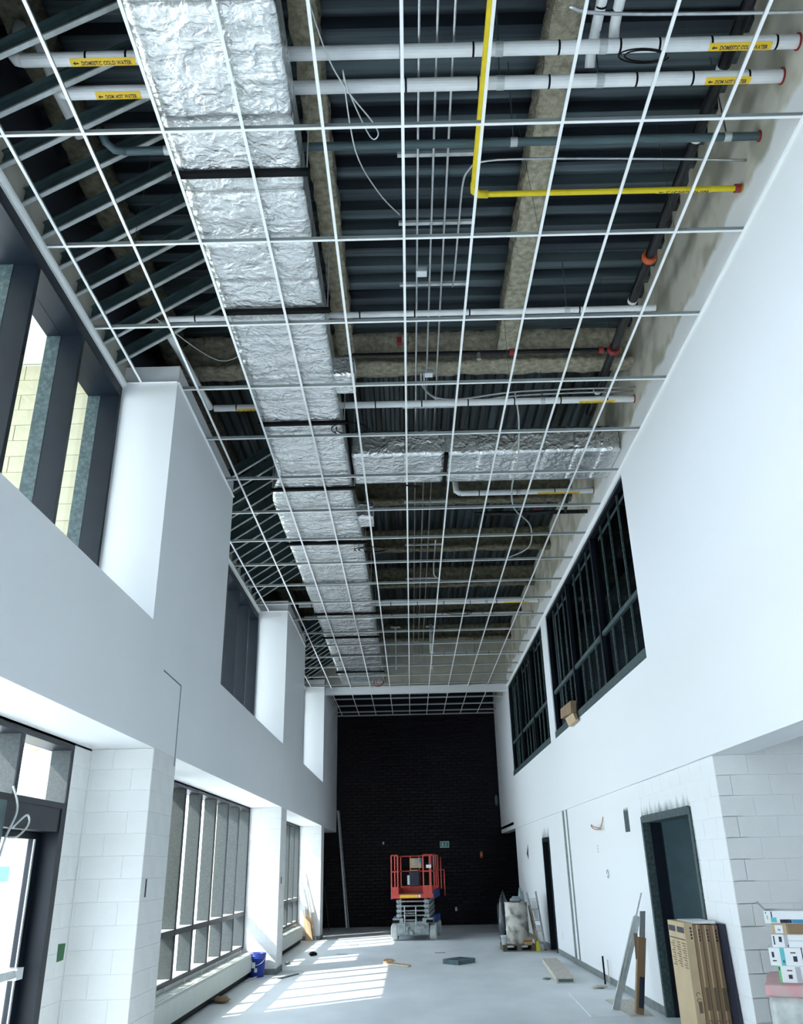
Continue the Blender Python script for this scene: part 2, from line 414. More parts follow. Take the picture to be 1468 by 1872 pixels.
# lower right wall, painted block with two doorways
XR2 = XR + 0.03
D1 = (9.87, 11.97, CH + 0.54); D2 = (20.26, 21.2, CH + 0.54)
wr2 = MB()
Y0R = 8.9
for a, b, zb in ((Y0R + BD, D1[0], 0), (D1[0], D1[1], D1[2]), (D1[1], D2[0], 0), (D2[0], D2[1], D2[2]), (D2[1], 26.6, 0)):
    wr2.box(XR2 + (BD if b <= 12 else 0), XR2 + 0.22, a, b, zb, BUL - 0.001)
wrl = struct(wr2.build('wall_right_lower', 'wall_smudged'))
blockwork(wrl, (XR2 + BD, Y0R + BD, 0), (0, 1, 0), (-1, 0, 0), D1[1] - Y0R - BD, 0.0, BUL, 'wall_smudged', holes=((D1[0] - Y0R - BD, D1[1] - Y0R - BD + 0.01, 0, D1[2]),), j=0.006, d=BD)
rt = struct(bx('wall_return', 'mortar_paint', XR2 + 0.02, 6.5, Y0R + BD, Y0R + 0.2, 0, CH + 1.36))
blockwork(rt, (XR2, Y0R + BD, 0), (1, 0, 0), (0, -1, 0), 2.0, 0.0, CH + 1.21, 'block_paint', shift=1, first=-0.05, d=BD)
# alcove on the right, in front of the return wall
al = MB(); al.box(6.5, 6.7, -4, Y0R, 0, CH + 1.7); struct(al.build('wall_alcove', 'paint'))
struct(bx('ceiling_alcove', 'deck', XR + 0.24, 6.7, -4, Y0R + 0.2, CH + 1.55, CH + 1.65))
struct(bx('trim_1', 'paint', XR + 0.24, XR + 0.40, -4, Y0R, BUL, BUL + 0.02))
struct(bx('trim_2', 'frame', XR + 0.42, 6.6, Y0R - 0.12, Y0R, CH + 1.22, CH + 1.36))
# side opening at the far right and room boxes behind doorways and interior windows
rm = MB()
rm.box(4.2, 4.3, 26.6, YB, 0, BUL + 0.1); rm.box(XR, 4.3, 26.6, YB, BUL + 0.12, BUL + 0.2); rm.box(XR2 + 0.22, 4.3, 26.55, 26.6, 0, BUL + 0.2)
struct(rm.build('wall_side_passage', 'dark_room'))
rm = MB()   # upper corridor behind the interior windows
rm.box(5.6, 5.7, 9, 27, CH + 2.0, TOP); rm.box(XR + 0.24, 5.7, 9, 27, CH + 2.0, CH + 2.2); rm.box(XR + 0.24, 5.7, 8.9, 9, CH + 2, TOP); rm.box(XR + 0.24, 5.7, 27, 27.1, CH + 2, TOP)
struct(rm.build('wall_upper_corridor', 'dark_room'))
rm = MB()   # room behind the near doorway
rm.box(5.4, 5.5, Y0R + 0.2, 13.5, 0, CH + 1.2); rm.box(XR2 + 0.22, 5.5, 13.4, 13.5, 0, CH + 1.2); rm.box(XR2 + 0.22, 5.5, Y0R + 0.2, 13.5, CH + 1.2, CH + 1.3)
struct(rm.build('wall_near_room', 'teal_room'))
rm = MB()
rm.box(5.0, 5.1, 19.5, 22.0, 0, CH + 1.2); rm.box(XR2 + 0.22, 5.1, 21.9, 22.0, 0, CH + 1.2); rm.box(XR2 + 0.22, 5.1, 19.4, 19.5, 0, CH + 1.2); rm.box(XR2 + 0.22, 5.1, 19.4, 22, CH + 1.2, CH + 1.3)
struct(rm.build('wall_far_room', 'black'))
for a, b in ((D1[1] + 0.02, D2[0] - 0.02), (D2[1] + 0.02, 26.6)):
    struct(bx('baseboard_right', 'joint_grey', XR2 - 0.006, XR2, a, b, 0, 0.10))
# vertical movement joint strips on the lower right wall
for k, (a, b) in enumerate(((17.98, 18.2), (17.62, 17.76))):
    struct(bx('trim_%d' % (3 + k), 'joint_grey', XR2 - 0.004, XR2, a, b, 0.1, BUL))
# --- door frames
def door_frame(n, d, wd=0.06):
    r = sempty('door_%d' % n, (XR2, (d[0] + d[1]) / 2, 0))
    x0, x1 = XR2 - 0.02, XR2 + 0.24
    bx('jamb', 'frame_dusty' if n == 1 else 'frame', x0, x1, d[0] - 0.02, d[0] + wd, 0, d[2] + 0.03, r)
    bx('jamb', 'frame_dusty' if n == 1 else 'frame', x0, x1, d[1] - wd, d[1] + 0.02, 0, d[2] + 0.03, r)
    bx('head', 'frame_dusty' if n == 1 else 'frame', x0, x1, d[0] + wd, d[1] - wd, d[2] - wd, d[2] + 0.04, r)
    for a, b in ((d[0] + wd, d[0] + wd + 0.02), (d[1] - wd - 0.02, d[1] - wd)):
        bx('door_stop', 'frame', x0 + 0.10, x1 - 0.02, a, b, 0, d[2] - wd, r)
door_frame(1, D1, 0.05); door_frame(2, D2, 0.05)
# --- header across the hall, far bulkhead
hd = MB(); hd.box(XL, XR, 25.8, 26.0, CH + 5.02, CZ + 0.05); struct(hd.build('wall_header', 'paint'))
struct(bx('wall_header_top', 'beige', XL - 0.4, XR, 25.85, 25.98, CZ + 0.05, TOP))

# --- far brick wall
wb = struct(bx('wall_back', 'mortar_dark', -4.5, 4.4, YB, YB + 0.25, 0, TOP))
BL, BH = 0.305, 0.1065
def brick_mesh():
    q = MB(); w2, h2, d, e = (BL - 0.012) / 2, (BH - 0.012) / 2, 0.012, 0.004
    q.add([(-w2, 0, -h2), (w2, 0, -h2), (w2, 0, h2), (-w2, 0, h2), (-w2 + e, -d, -h2 + e), (w2 - e, -d, -h2 + e), (w2 - e, -d, h2 - e), (-w2 + e, -d, h2 - e)],
          [(4, 5, 6, 7), (0, 1, 5, 4), (1, 2, 6, 5), (2, 3, 7, 6), (3, 0, 4, 7)])
    return q
bm = brick_mesh().mesh('brick', 'brick'); rest = MB(); nb = 0
for r in range(int((CH + 5.15) / BH)):
    z = BH * (r + 0.5)
    half = 3.6 if z < SOF else 3.15
    k0 = -int(half / BL) - 1
    for k in range(k0, -k0 + 1):
        x = (k + (0.5 if r % 2 else 0)) * BL
        if z < SOF:
            if not (-3.3 < x < 4.1): continue
        elif not (-2.62 < x < 3.2): continue
        dy = random.uniform(-0.004, 0.004)
        if 17 <= r < 37 and -2.2 < x < 2.6 and nb < 300:
            o = place(bm, 'brick', wb, loc=(x, YB + dy, z)); nb += 1
        else:
            b = brick_mesh(); rest.add([(v[0] + x, v[1] + YB + dy, v[2] + z) for v in b.v], b.f)
o = rest.build('bricks', 'brick', wb); o['kind'] = 'stuff'

# --- ceiling deck: fluted steel sheets
cl = sempty('ceiling', (0, 0, CH + 6.66))
DZ = CH + 6.66
def flute(n, pitch, depth):
    pts = []
    for i in range(n):
        u = i * pitch
        pts += [(u, 0), (u + pitch * 0.42, 0), (u + pitch * 0.55, depth), (u + pitch * 0.87, depth)]
    pts.append((n * pitch, 0)); return pts
def sheet(pts, along, a0, a1, off, zed, m='deck'):
    q = MB()
    for (u, h) in pts:
        for a in (a0, a1):
            q.v.append((a, off + u, zed + h) if along == 'x' else (off + u, a, zed + h))
    for i in range(len(pts) - 1): q.f.append((2 * i, 2 * i + 1, 2 * i + 3, 2 * i + 2))
    q.build('deck_sheet', m, cl)
for k in range(15): sheet(flute(3, 0.305, 0.10), 'x', -3.55, XR, -4 + 0.915 * k, DZ)
for k in range(8): sheet(flute(6, 0.1525, 0.08), 'y', 9.6, YB, -3.6 + 0.915 * k, DZ + 0.02, 'deck_far')
struct(bx('ceiling_roof', 'black', -3.7, XR + 2.6, -4, YB + 0.2, DZ + 0.14, DZ + 0.3))

# --- fireproofed beams
def beam(a, b, wd, ht, m='fireproof', fl=0.06):
    """I-beam from a to b (axis at underside), sprayed coat displaced by noise"""
    a, b = Vector(a), Vector(b); d = (b - a); L = d.length; d.normalize(); s_ = d.cross(Vector((0, 0, 1))).normalized()
    prof = [(-wd / 2, 0), (-wd / 4, -0.01), (0, -0.012), (wd / 4, -0.01), (wd / 2, 0), (wd / 2, fl), (0.05, fl + 0.05), (0.045, ht / 2), (0.05, ht - fl), (wd / 2, ht), (-wd / 2, ht), (-0.05, ht - fl), (-0.045, ht / 2), (-0.05, fl + 0.05), (-wd / 2, fl)]
    n = max(2, int(L / 0.08)); q = MB(); mp_ = len(prof)
    for i in range(n + 1):
        c = a + d * (L * i / n)
        for (u, v) in prof:
            p = c + s_ * u + Vector((0, 0, v))
            k = noise.noise(p * 6) * 0.022 + noise.noise(p * 17) * 0.012
            q.v.append(tuple(p + s_ * k + Vector((0, 0, k * 0.8))))
    for i in range(n):
        for k in range(mp_):
            k2 = (k + 1) % mp_
            q.f.append((i * mp_ + k, i * mp_ + k2, (i + 1) * mp_ + k2, (i + 1) * mp_ + k))
    o = q.build('steel_beam', m, smooth=True); o['kind'] = 'structure'; return o
beam((1.43, -3, CH + 6.30), (1.43, 9.2, CH + 6.30), 0.26, 0.34)
beam((-0.72, -3, CH + 6.30), (-0.72, 9.2, CH + 6.30), 0.22, 0.34)
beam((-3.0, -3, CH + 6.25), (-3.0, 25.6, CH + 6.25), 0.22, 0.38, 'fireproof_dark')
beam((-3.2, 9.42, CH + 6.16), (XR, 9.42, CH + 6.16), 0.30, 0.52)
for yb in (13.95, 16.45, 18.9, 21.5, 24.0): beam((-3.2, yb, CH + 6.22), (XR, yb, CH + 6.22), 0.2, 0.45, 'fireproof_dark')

# --- windows ------------------------------------------------------------
XG = -3.41
win_n = [0]
def left_window(y0, y1, z0, z1, ys, transoms, head=0.16, low=False):
    win_n[0] += 1
    r = sempty('window_%d' % win_n[0], (XW, (y0 + y1) / 2, z0))
    xf, xb = XW, (-3.42 if low else -3.56)
    bx('window_head', 'frame', xb, xf, y0, y1, z1 - head, z1, r)
    bx('window_sill', 'frame', xb, xf, y0, y1, z0, z0 + 0.05, r)
    edges = [y0] + list(ys) + [y1]
    for k, y in enumerate(edges):
        a, b = y - 0.03, y + 0.03
        if k == 0: a, b = y0, y0 + 0.05
        if k == len(edges) - 1: a, b = y1 - 0.05, y1
        if low:
            o = bx('mullion', 'frame_side', XG + 0.012, xf - 0.012, a + 0.004, b - 0.004, z0 + 0.05, z1 - head, r)
            bx('mullion_face', 'frame', xf - 0.012, xf, a, b, z0 + 0.05, z1 - head, o)
        else:
            bx('mullion', 'frame', XG - 0.01, xf, a, b, z0 + 0.05, z1 - head, r)
            bx('mullion_cap', 'frame_dusty', xb, XG - 0.01, a - 0.004, b + 0.004, z0 + 0.05, z1 - head, r)
    if low:
        bx('sill_ledge', 'paint', XG + 0.01, xf - 0.02, y0 + 0.05, y1 - 0.05, z0 + 0.05, z0 + 0.056, r)  # white caps put the sun on the sill and transom tops into colour
        for z in transoms: bx('transom_ledge', 'paint', XG + 0.01, xf - 0.012, y0 + 0.05, y1 - 0.05, z + 0.035, z + 0.040, r)
    for z in transoms:
        bx('transom', 'frame', xb + (0.0 if low else 0.08), xf - 0.002, y0 + 0.05, y1 - 0.05, z - 0.035, z + 0.035, r)
    zs = [z0 + 0.05] + list(transoms) + [z1 - head]
    for k in range(len(edges) - 1):
        for j in range(len(zs) - 1):
            bx('pane', 'glass', XG - 0.004, XG + 0.004, edges[k] + 0.03, edges[k + 1] - 0.03, zs[j] + (0.035 if j else 0), zs[j + 1] - (0.035 if j < len(zs) - 2 else 0), r)
    return r
# clerestory windows
left_window(2.0, 8.07, SILL, CZ - 0.01, [2.70, 3.73, 4.80, 5.857 - 0.03, 6.93 - 0.03], [], head=0.18)
left_window(11.28, 17.27, SILL, CZ - 0.01, [12.0, 13.05, 14.1, 15.15, 16.2], [], head=0.18)
left_window(20.5, 25.5, SILL, CZ - 0.01, [21.5, 22.5, 23.5, 24.5], [], head=0.18)
# ground floor windows
left_window(9.37, 17.4, CH - 1.345, SOF, [10.40, 11.39, 12.36, 13.33, 14.36, 15.36, 16.34], [CH - 0.74], head=0.06, low=True)
left_window(18.15, 25.35, CH - 1.345, SOF, [19.15, 20.18, 21.2, 22.25, 23.3, 24.32], [CH - 0.74], head=0.06, low=True)
struct(bx('wall_left_apron', 'mortar_paint', -3.5, XW - 0.02, 9.37, 17.4, 0, CH - 1.345))
struct(bx('wall_left_apron', 'mortar_paint', -3.5, XW - 0.02, 18.15, 25.35, 0, CH - 1.345))
# entrance: transom lights over doors
left_window(-3.9, 8.09, CH + 0.56, SOF, [-2.2, -0.5, 1.2, 2.9, 4.4, 5.7, 6.98], [], head=0.07, low=True)
dr = sempty('door_3', (XW, 7.5, 0))
bx('jamb', 'frame', -3.42, XW, 7.98, 8.09, 0, CH + 0.56, dr)
bx('jamb', 'frame', -3.42, XW, 5.95, 6.05, 0, CH + 0.56, dr)
bx('head', 'frame', -3.56, XW - 0.01, 6.05, 7.98, CH + 0.36, CH + 0.56, dr)
leaf = bx('door_stile', 'frame', -3.42, -3.36, 7.86, 7.98, 0.02, CH + 0.36, dr)
bx('door_stile', 'frame', -3.42, -3.36, 6.05, 6.15, 0.02, CH + 0.36, dr)
bx('door_rail', 'frame', -3.42, -3.36, 6.15, 7.86, 0.02, 0.25, dr)
bx('door_rail', 'frame', -3.42, -3.36, 6.15, 7.86, CH + 0.30, CH + 0.36, dr)
bx('glazing_bead', 'galv', -3.36, -3.35, 7.83, 7.86, 0.25, CH + 0.30, dr)
bx('pane', 'glass', -3.395, -3.385, 6.15, 7.86, 0.25, CH + 0.30, dr)
pb = MB().box(-3.34, -3.24, 6.2, 7.62, CH - 0.765, CH - 0.70).build('push_bar', 'galv', dr)
bevel(pb, 0.01)
bx('bar_mount', 'steel', -3.36, -3.22, 7.56, 7.68, CH - 0.775, CH - 0.69, pb)
st = sempty('window_%d' % 8, (XW, 1, 0))
for y in (-3.9, -2.2, -0.5, 1.2, 2.9, 4.4): bx('mullion', 'frame', -3.5, XW, y, y + 0.06, 0, CH + 0.56, st)
for a, b in ((-3.84, -2.2), (-2.14, -0.5), (-0.44, 1.2), (1.26, 2.9), (2.96, 4.4), (4.46, 5.95)): bx('pane', 'glass', -3.414, -3.406, a, b, 0, CH + 0.56, st)
# rear end of the hall, behind the camera
struct(bx('wall_rear', 'paint', -3.6, XR + 0.3, -4.1, -3.95, 0, TOP))
re_ = sempty('window_11', (5, -4, 0))  # glazing added out of view to brighten the alcove return wall
for x in (3.5, 4.9, 6.4): bx('mullion', 'frame', x - 0.04, x + 0.04, -4.1, -3.95, 0, CH + 1.55, re_)
bx('pane', 'glass', XR + 0.3, 6.5, -4.03, -4.02, 0, CH + 1.55, re_)

# interior windows on the right, upper floor
def right_window(n, y0, y1):
    r = sempty('window_%d' % n, (XR, (y0 + y1) / 2, WZ0))
    xa, xb = XR + 0.02, XR + 0.16
    bx('window_sill', 'frame_dusty', XR - 0.01, xb, y0, y1, WZ0, WZ0 + 0.13, r)
    bx('window_head', 'frame', xa, xb, y0, y1, WZ1 - 0.06, WZ1, r)
    zt = WZ0 + 0.95
    W3 = (y1 - y0) / 3
    for u in range(3):
        a, b = y0 + u * W3, y0 + (u + 1) * W3
        bx('jamb', 'frame', xa, xb, a, a + 0.05, WZ0 + 0.13, WZ1 - 0.06, r)
        bx('jamb', 'frame', xa, xb, b - 0.05, b, WZ0 + 0.13, WZ1 - 0.06, r)
        bx('transom', 'frame_dusty', XR + 0.04, XR + 0.088, a + 0.05, b - 0.05, zt - 0.035, zt + 0.035, r)
        for k in range(4):
            ya, yb_ = a + 0.05 + k * (W3 - 0.1) / 4, a + 0.05 + (k + 1) * (W3 - 0.1) / 4
            if k:
                bx('mullion', 'frame_dusty', XR + 0.06, XR + 0.088, ya - 0.016, ya + 0.016, WZ0 + 0.13, WZ1 - 0.06, r)
            bx('pane', 'glass_inner', XR + 0.09, XR + 0.098, ya, yb_, zt, WZ1 - 0.06, r)
            bx('pane', 'glass_inner', XR + 0.09, XR + 0.098, ya, yb_, WZ0 + 0.13, zt, r)
right_window(9, *WIN_R[0]); right_window(10, *WIN_R[1])

# --- exterior
struct(bx('ground_outside', 'snow', -80, -3.4, -60, 90, -0.3, -0.12))
struct(bx('ground_rear', 'snow', -3.4, 40, -60, -4.1, -0.3, -0.12))
struct(bx('ground_verge', 'grass', -22, -13, -60, 90, -0.12, -0.06))
for k, (y0, y1) in enumerate(((8.15, 11.2), (17.4, 20.45), (25.55, 28.6))):
    fn = struct(bx('wall_outer_fin', 'mortar_cream', -4.6, -3.57, y0 + 0.012, y1, SOF + 0.25, CZ + 0.35))
    struct(bx('wall_outer_pier', 'block_cream', -4.6, -3.57, y1 - 1.0, y1, -0.12, SOF + 0.25))
    if k == 0: blockwork(fn, (-4.6, y0 + 0.012, 0), (1, 0, 0), (0, -1, 0), 1.03, SOF + 0.25, CZ + 0.33, 'block_cream', first=-0.2)
struct(bx('shade_overhang', 'mortar_cream', -6.8, -3.58, -6, 32, CZ + 0.36, CZ + 0.6))  # overhang added to keep direct sun off the clerestory

# ================================================================== SUSPENDED CEILING GRID
gx0, gm = 0.0638, 0.6097
gy0, gr = 4.581, 1.2195
gxs = [gx0 + gm * i for i in range(-5, 5)]
cg = thing('ceiling_grid', 'white metal suspended ceiling grid without tiles running the length of the hall', 'ceiling grid', (0, 10, CZ))
cg2 = thing('ceiling_grid', 'short dim stretch of ceiling grid beyond the white header, before the brick wall', 'ceiling grid', (0, 28, CZ - 0.1))
def in_pier(y): return not any(a < y < b for a, b in bays_up) and not (-4 < y < 2.0 and False)
def tee_mesh(along, L, fw, wh, z):
    q = MB()
    if along == 'x':
        q.box(0, L, -fw / 2, fw / 2, 0, 0.006); q.box(0, L, -0.002, 0.002, 0.006, wh); q.box(0, L, -0.004, 0.004, wh - 0.008, wh)
    else:
        q.box(-fw / 2, fw / 2, 0, L, 0, 0.006); q.box(-0.002, 0.002, 0, L, 0.006, wh); q.box(-0.004, 0.004, 0, L, wh - 0.008, wh)
    me = q.mesh('tee', 'grid'); me.materials.append(M['grid_web'])
    for p in me.polygons[6:]: p.material_index = 1
    return me
rows = [gy0 + gr * j for j in range(-5, 18) if gy0 + gr * j < 25.7]
for y in rows:
    x0 = XL if in_pier(y) else XW
    place(tee_mesh('x', XR - x0, 0.022, 0.045, CZ), 'main_runner', cg, loc=(x0, y, CZ))
tm = {}
for x in gxs:
    ys = [rows[0] - gr] + rows + [25.8]
    for a, b in zip(ys[:-1], ys[1:]):
        if x < XL:
            seg = [(max(a, p), min(b, q)) for p, q in bays_up if min(b, q) - max(a, p) > 0.05]
        else: seg = [(a, b)]
        for (p, q) in seg:
            L = round(q - p, 3)
            if L not in tm: tm[L] = tee_mesh('y', L, 0.0245, 0.038, CZ)
            place(tm[L], 'cross_tee', cg, loc=(x, p, CZ - 0.0005))
z2 = CZ - 0.10
rows2 = [27.15, 28.37, 29.59, 30.35]
for y in rows2: place(tee_mesh('x', XR - XL, 0.022, 0.045, z2), 'main_runner', cg2, loc=(XL, y, z2))
for x in gxs[1:]:
    for a, b in zip([26.0] + rows2[:-1], rows2): place(tee_mesh('y', b - a, 0.0245, 0.038, z2), 'cross_tee', cg2, loc=(x, a, z2 - 0.0005))
# wall angles
q = MB(); q.box(XR - 0.025, XR, -4, 25.8, CZ - 0.002, CZ + 0.002); q.box(XR - 0.003, XR, -4, 25.8, CZ, CZ + 0.03); q.build('wall_angle', 'grid', cg)
for a, b in bays_up:
    q = MB(); q.box(XW, XW + 0.05, a, b, CZ - 0.03, CZ + 0.002); q.box(XW, XW + 0.02, a, b, CZ - 0.06, CZ - 0.03); q.build('wall_angle', 'grid', cg)
    q = MB(); q.box(XW, XL, b - 0.025, b, CZ - 0.002, CZ + 0.002); q.build('wall_angle', 'grid', cg)
for a, b in ((8.07, 11.28), (17.27, 20.5)):
    q = MB(); q.box(XL, XL + 0.025, a, b, CZ - 0.002, CZ + 0.002); q.build('wall_angle', 'grid', cg)
# hanger wires of the grid
for x in gxs[1::2]:
    for y in rows[4:14:2]:
        MB().tube([(x, y, CZ + 0.04), (x + random.uniform(-0.12, 0.12), y + random.uniform(-0.1, 0.1), DZ)], 0.0025, 4).build('hanger_wire', 'galv_dark', cg)

# ================================================================== BRACE STUDS above the left windows
def stud_parts():
    d = Vector((1, 0, 0.67)).normalized(); up = Vector((-d.z, 0, d.x)); L3 = 1.75 / d.x
    def strip(q, y0, y1, h0, h1):
        q.obox(d * (L3 / 2) + up * ((h0 + h1) / 2) + Vector((0, (y0 + y1) / 2, 0)), d * (L3 / 2), Vector((0, (y1 - y0) / 2, 0)), up * ((h1 - h0) / 2))
    a = MB(); strip(a, 0.040, 0.043, 0, 0.15)
    strip(a, 0.0, 0.043, 0.148, 0.15); strip(a, 0.0, 0.002, 0.135, 0.15)
    strip(a, 0.036, 0.040, 0.045, 0.06); strip(a, 0.036, 0.040, 0.09, 0.105)
    b = MB(); strip(b, 0.0, 0.043, 0, 0.002); strip(b, 0.0, 0.002, 0, 0.014)
    return a.mesh('stud', 'galv_dark'), b.mesh('stud_flange', 'galv')  # light from below painted in: pale lower flange, dark web
sm, sfm = stud_parts()
for nm, y0, y1 in (('sloping steel stud braces above the nearest clerestory window', 2.09, 7.9), ('sloping steel stud braces above the middle clerestory window', 11.45, 17.1), ('sloping steel stud braces above the far clerestory window', 20.6, 25.4)):
    rt_ = thing('stud_bracing', nm, 'metal framing', (XW, (y0 + y1) / 2, CZ + 0.06))
    y = y0
    while y < y1:
        o = place(sm, 'stud', rt_, loc=(XW, y, CZ + 0.055))
        f_ = place(sfm, 'stud_flange', o)
        y += 0.405

# ================================================================== FOIL DUCT
def duct_section(y0, y1, xa, xb, z0, z1, amp=1.0, axis='y'):
    """xa, xb: functions of y giving the two sides"""
    n = max(4, int((y1 - y0) / 0.03)); q = MB(); ring = []
    nu, nv, rc = 22, 9, 0.03
    for k in range(nu): ring.append((k / nu, 0.0, 0, -1))
    for k in range(nv): ring.append((1.0, k / nv, 1, 0))
    for k in range(nu): ring.append((1 - k / nu, 1.0, 0, 1))
    for k in range(nv): ring.append((0.0, 1 - k / nv, -1, 0))
    m = len(ring)
    for i in range(n + 1):
        y = y0 + (y1 - y0) * i / n; e = min(i, n - i) / n
        t = min(1.0, min(i, n - i) * (y1 - y0) / n / 0.04)
        puff = 0.016 * math.sin(min(t, 1) * math.pi / 2) - 0.012
        a, b = xa(y), xb(y)
        for (u, v, nx, nz) in ring:
            p = Vector((a + (b - a) * u, y, z0 + (z1 - z0) * v))
            g = amp * (0.3 if nx else 1.0)
            k = puff + g * (0.009 * noise.noise(Vector((p.x * 1.3, p.y * 8, p.z * 3))) + 0.010 * noise.noise(p * 3.5 + Vector((7, 0, 0))) + 0.008 * (0.5 - abs(noise.noise(p * 9))) + 0.004 * noise.noise(p * 22))
            cu = 1 - min(1, min(u, 1 - u) * (b - a) / rc) if nz else 0
            cv = 1 - min(1, min(v, 1 - v) * (z1 - z0) / rc) if nx else 0
            k -= 0.007 * (cu + cv)
            if axis == 'y': q.v.append((p.x + nx * k, p.y, p.z + nz * k))
            else: q.v.append((p.y, p.x + nx * k, p.z + nz * k))
    for i in range(n):
        for k in range(m):
            k2 = (k + 1) % m; f = (i * m + k, i * m + k2, (i + 1) * m + k2, (i + 1) * m + k)
            q.f.append(f if axis == 'y' else f[::-1])
    q.f.append(tuple(range(m))); q.f.append(tuple(range(n * m, n * m + m)))
    return q
DB, DT = CH + 5.265, CH + 5.60
def xa(y):
    t = min(1, max(0, (y - 10.4) / 1.3)); return -1.775 - 0.245 * t * t * (3 - 2 * t)
def xb(y): return -0.775 + 0.05 * min(1, max(0, (y - 12.0) / 0.8))
dt = thing('foil_duct', 'wide silver foil wrapped duct running down the length of the ceiling', 'duct', (-1.3, 10, DB))
straps = [3.2, 5.049, 6.864, 9.171, 11.15, 13.396, 15.658, 17.761, 19.807, 21.744, 23.7]
cuts = [-3.0, -1.6]
y = -1.6
while y < 25.6:
    y += random.choice((0.42, 0.55, 0.75, 0.9, 0.6)); cuts.append(min(y, 25.7))
for s_ in straps:
    if 5 < s_ < 20: cuts.append(s_)
cuts = sorted(set(round(c, 3) for c in cuts)); cc = [cuts[0]]
for c in cuts[1:]:
    if c - cc[-1] > 0.22: cc.append(c)
for a, b in zip(cc[:-1], cc[1:]):
    duct_section(a, b, xa, xb, DB, DT).build('foil_wrap', 'foil', dt, smooth=True)
for s_ in straps:
    a, b = xa(s_) - 0.05, xb(s_) + 0.07
    h = MB().box(a, b, s_ - 0.028, s_ + 0.028, CZ + 0.028, CZ + 0.068).build('support_channel', 'black', dt)
    for x in (a + 0.02, b - 0.02): MB().tube([(x, s_, CZ + 0.04), (x, s_, DZ)], 0.006, 6).build('threaded_rod', 'galv', h)
# side collars
for y in (8.35, 12.6):
    q = duct_section(xb(y) - 0.02, xb(y) + 0.24, lambda t, y=y: y - 0.2, lambda t, y=y: y + 0.2, DB + 0.02, DT - 0.05, axis='x'); q.build('side_collar', 'foil', dt, smooth=True)
bd = thing('branch_duct', 'silver foil branch duct crossing to the white right wall', 'duct', (1.2, 10.9, DB))
bc = [-0.72, 0.05, 0.62, 1.1, 1.62, 2.05, 2.48, 2.85, 3.12]
for a, b in zip(bc[:-1], bc[1:]):
    duct_section(a, b, lambda t: 10.42, lambda t: 11.35, CH + 5.40, CH + 5.80, axis='x').build('foil_wrap', 'foil', bd, smooth=True)
bx('support_channel', 'black', 0.60, 0.66, 10.36, 11.42, CH + 5.35, CH + 5.40, bd)
fd = thing('foil_duct', 'crosswise foil duct glimpsed above the grid past the white header', 'duct', (0.3, 27.2, CH + 5.3))
duct_section(-0.6, 1.4, lambda t: 26.6, lambda t: 27.2, CH + 5.22, CH + 5.5, axis='x').build('foil_wrap', 'foil', fd, smooth=True)
for x in (-0.4, 1.2): MB().tube([(x, 26.9, CH + 5.45), (x, 26.9, DZ + 0.05)], 0.008, 6).build('threaded_rod', 'galv', fd)

# ================================================================== PIPES
def wrap_label(parent, x0, x1, y, z, r, txt, size, mname='label_yellow', ang0=-0.55, ang1=0.75, arrow=True):
    """curved sticker on a pipe along x; angle measured from straight down, positive towards -y"""
    q = MB(); n = 8; rr = r + 0.003
    for i in range(n + 1):
        t = ang0 + (ang1 - ang0) * i / n
        for x in (x0, x1): q.v.append((x, y - rr * math.sin(t), z - rr * math.cos(t)))
    for i in range(n): q.f.append((2 * i, 2 * i + 1, 2 * i + 3, 2 * i + 2))
    lab = q.build('pipe_label', mname, parent)
    me = text_mesh(txt, size); me.materials.clear(); me.materials.append(M['ink'])
    xs = [v.co.x for v in me.vertices]; w0, w1 = min(xs), max(xs)
    aw = 0.05 * (x1 - x0) + 0.03
    span = (x1 - x0) - aw - 0.06
    rt2 = rr + 0.002
    mid = (ang0 + ang1) / 2 - size * 0.36 / rr
    def wrap(px, py):
        t = mid + py / rt2
        return (px, y - rt2 * math.sin(t), z - rt2 * math.cos(t))
    for v in me.vertices: v.co = wrap(x0 + aw + 0.03 + (v.co.x - w0) / (w1 - w0) * span, v.co.y)
    place(me, 'label_text', lab)
    if arrow:
        a = MB(); xa_ = x0 + 0.02; h = size
        pts = [(0, .36 * h), (.35 * aw, .72 * h), (.35 * aw, .48 * h), (aw * 0.8, .48 * h), (aw * 0.8, .24 * h), (.35 * aw, .24 * h), (.35 * aw, 0)]
        a.add([wrap(xa_ + p[0], p[1]) for p in pts], [(0, 1, 2), (0, 2, 5), (2, 3, 4, 5), (0, 5, 6)])
        a.build('label_arrow', 'ink', lab)

def pipe_x(name, label, x0, x1, y, z, r, m, bands=(), hangers=(), cat='pipe', group=None, end_ring=True):
    t = thing(name, label, cat, ((x0 + x1) / 2, y, z), group=group)
    MB().lathe([(r, x0), (r, x1)], (0, y, z), 16, 'x').build('pipe_run', m, t, smooth=False)
    for b in bands: MB().lathe([(r + 0.002, -0.008), (r + 0.002, 0.008)], (b, y, z), 16, 'x').build('band', 'black', t)
    for h in hangers:
        c = MB().lathe([(r + 0.004, -0.03), (r + 0.004, 0.03)], (h, y, z), 16, 'x').build('hanger_saddle', 'galv', t)
        MB().tube([(h, y, z + r), (h + 0.02, y, DZ)], 0.006, 6).build('hanger_rod', 'galv_dark', c)
    if end_ring: MB().lathe([(r + 0.012, -0.012), (r + 0.012, 0.0)], (XR - 0.001, y, z), 16, 'x').build('wall_sleeve', 'red', t)
    return t
ZP = CH + 5.78
p1 = pipe_x('water_pipe', 'white insulated cold water pipe nearest the camera, with yellow lettered stickers', -2.86, XR, 4.40, ZP, 0.052, 'pipe_white', (-2.36, -2.05, 0.06, 0.62, 1.28, 1.75, 2.05, 2.45, 2.95), (0.82, 1.62))
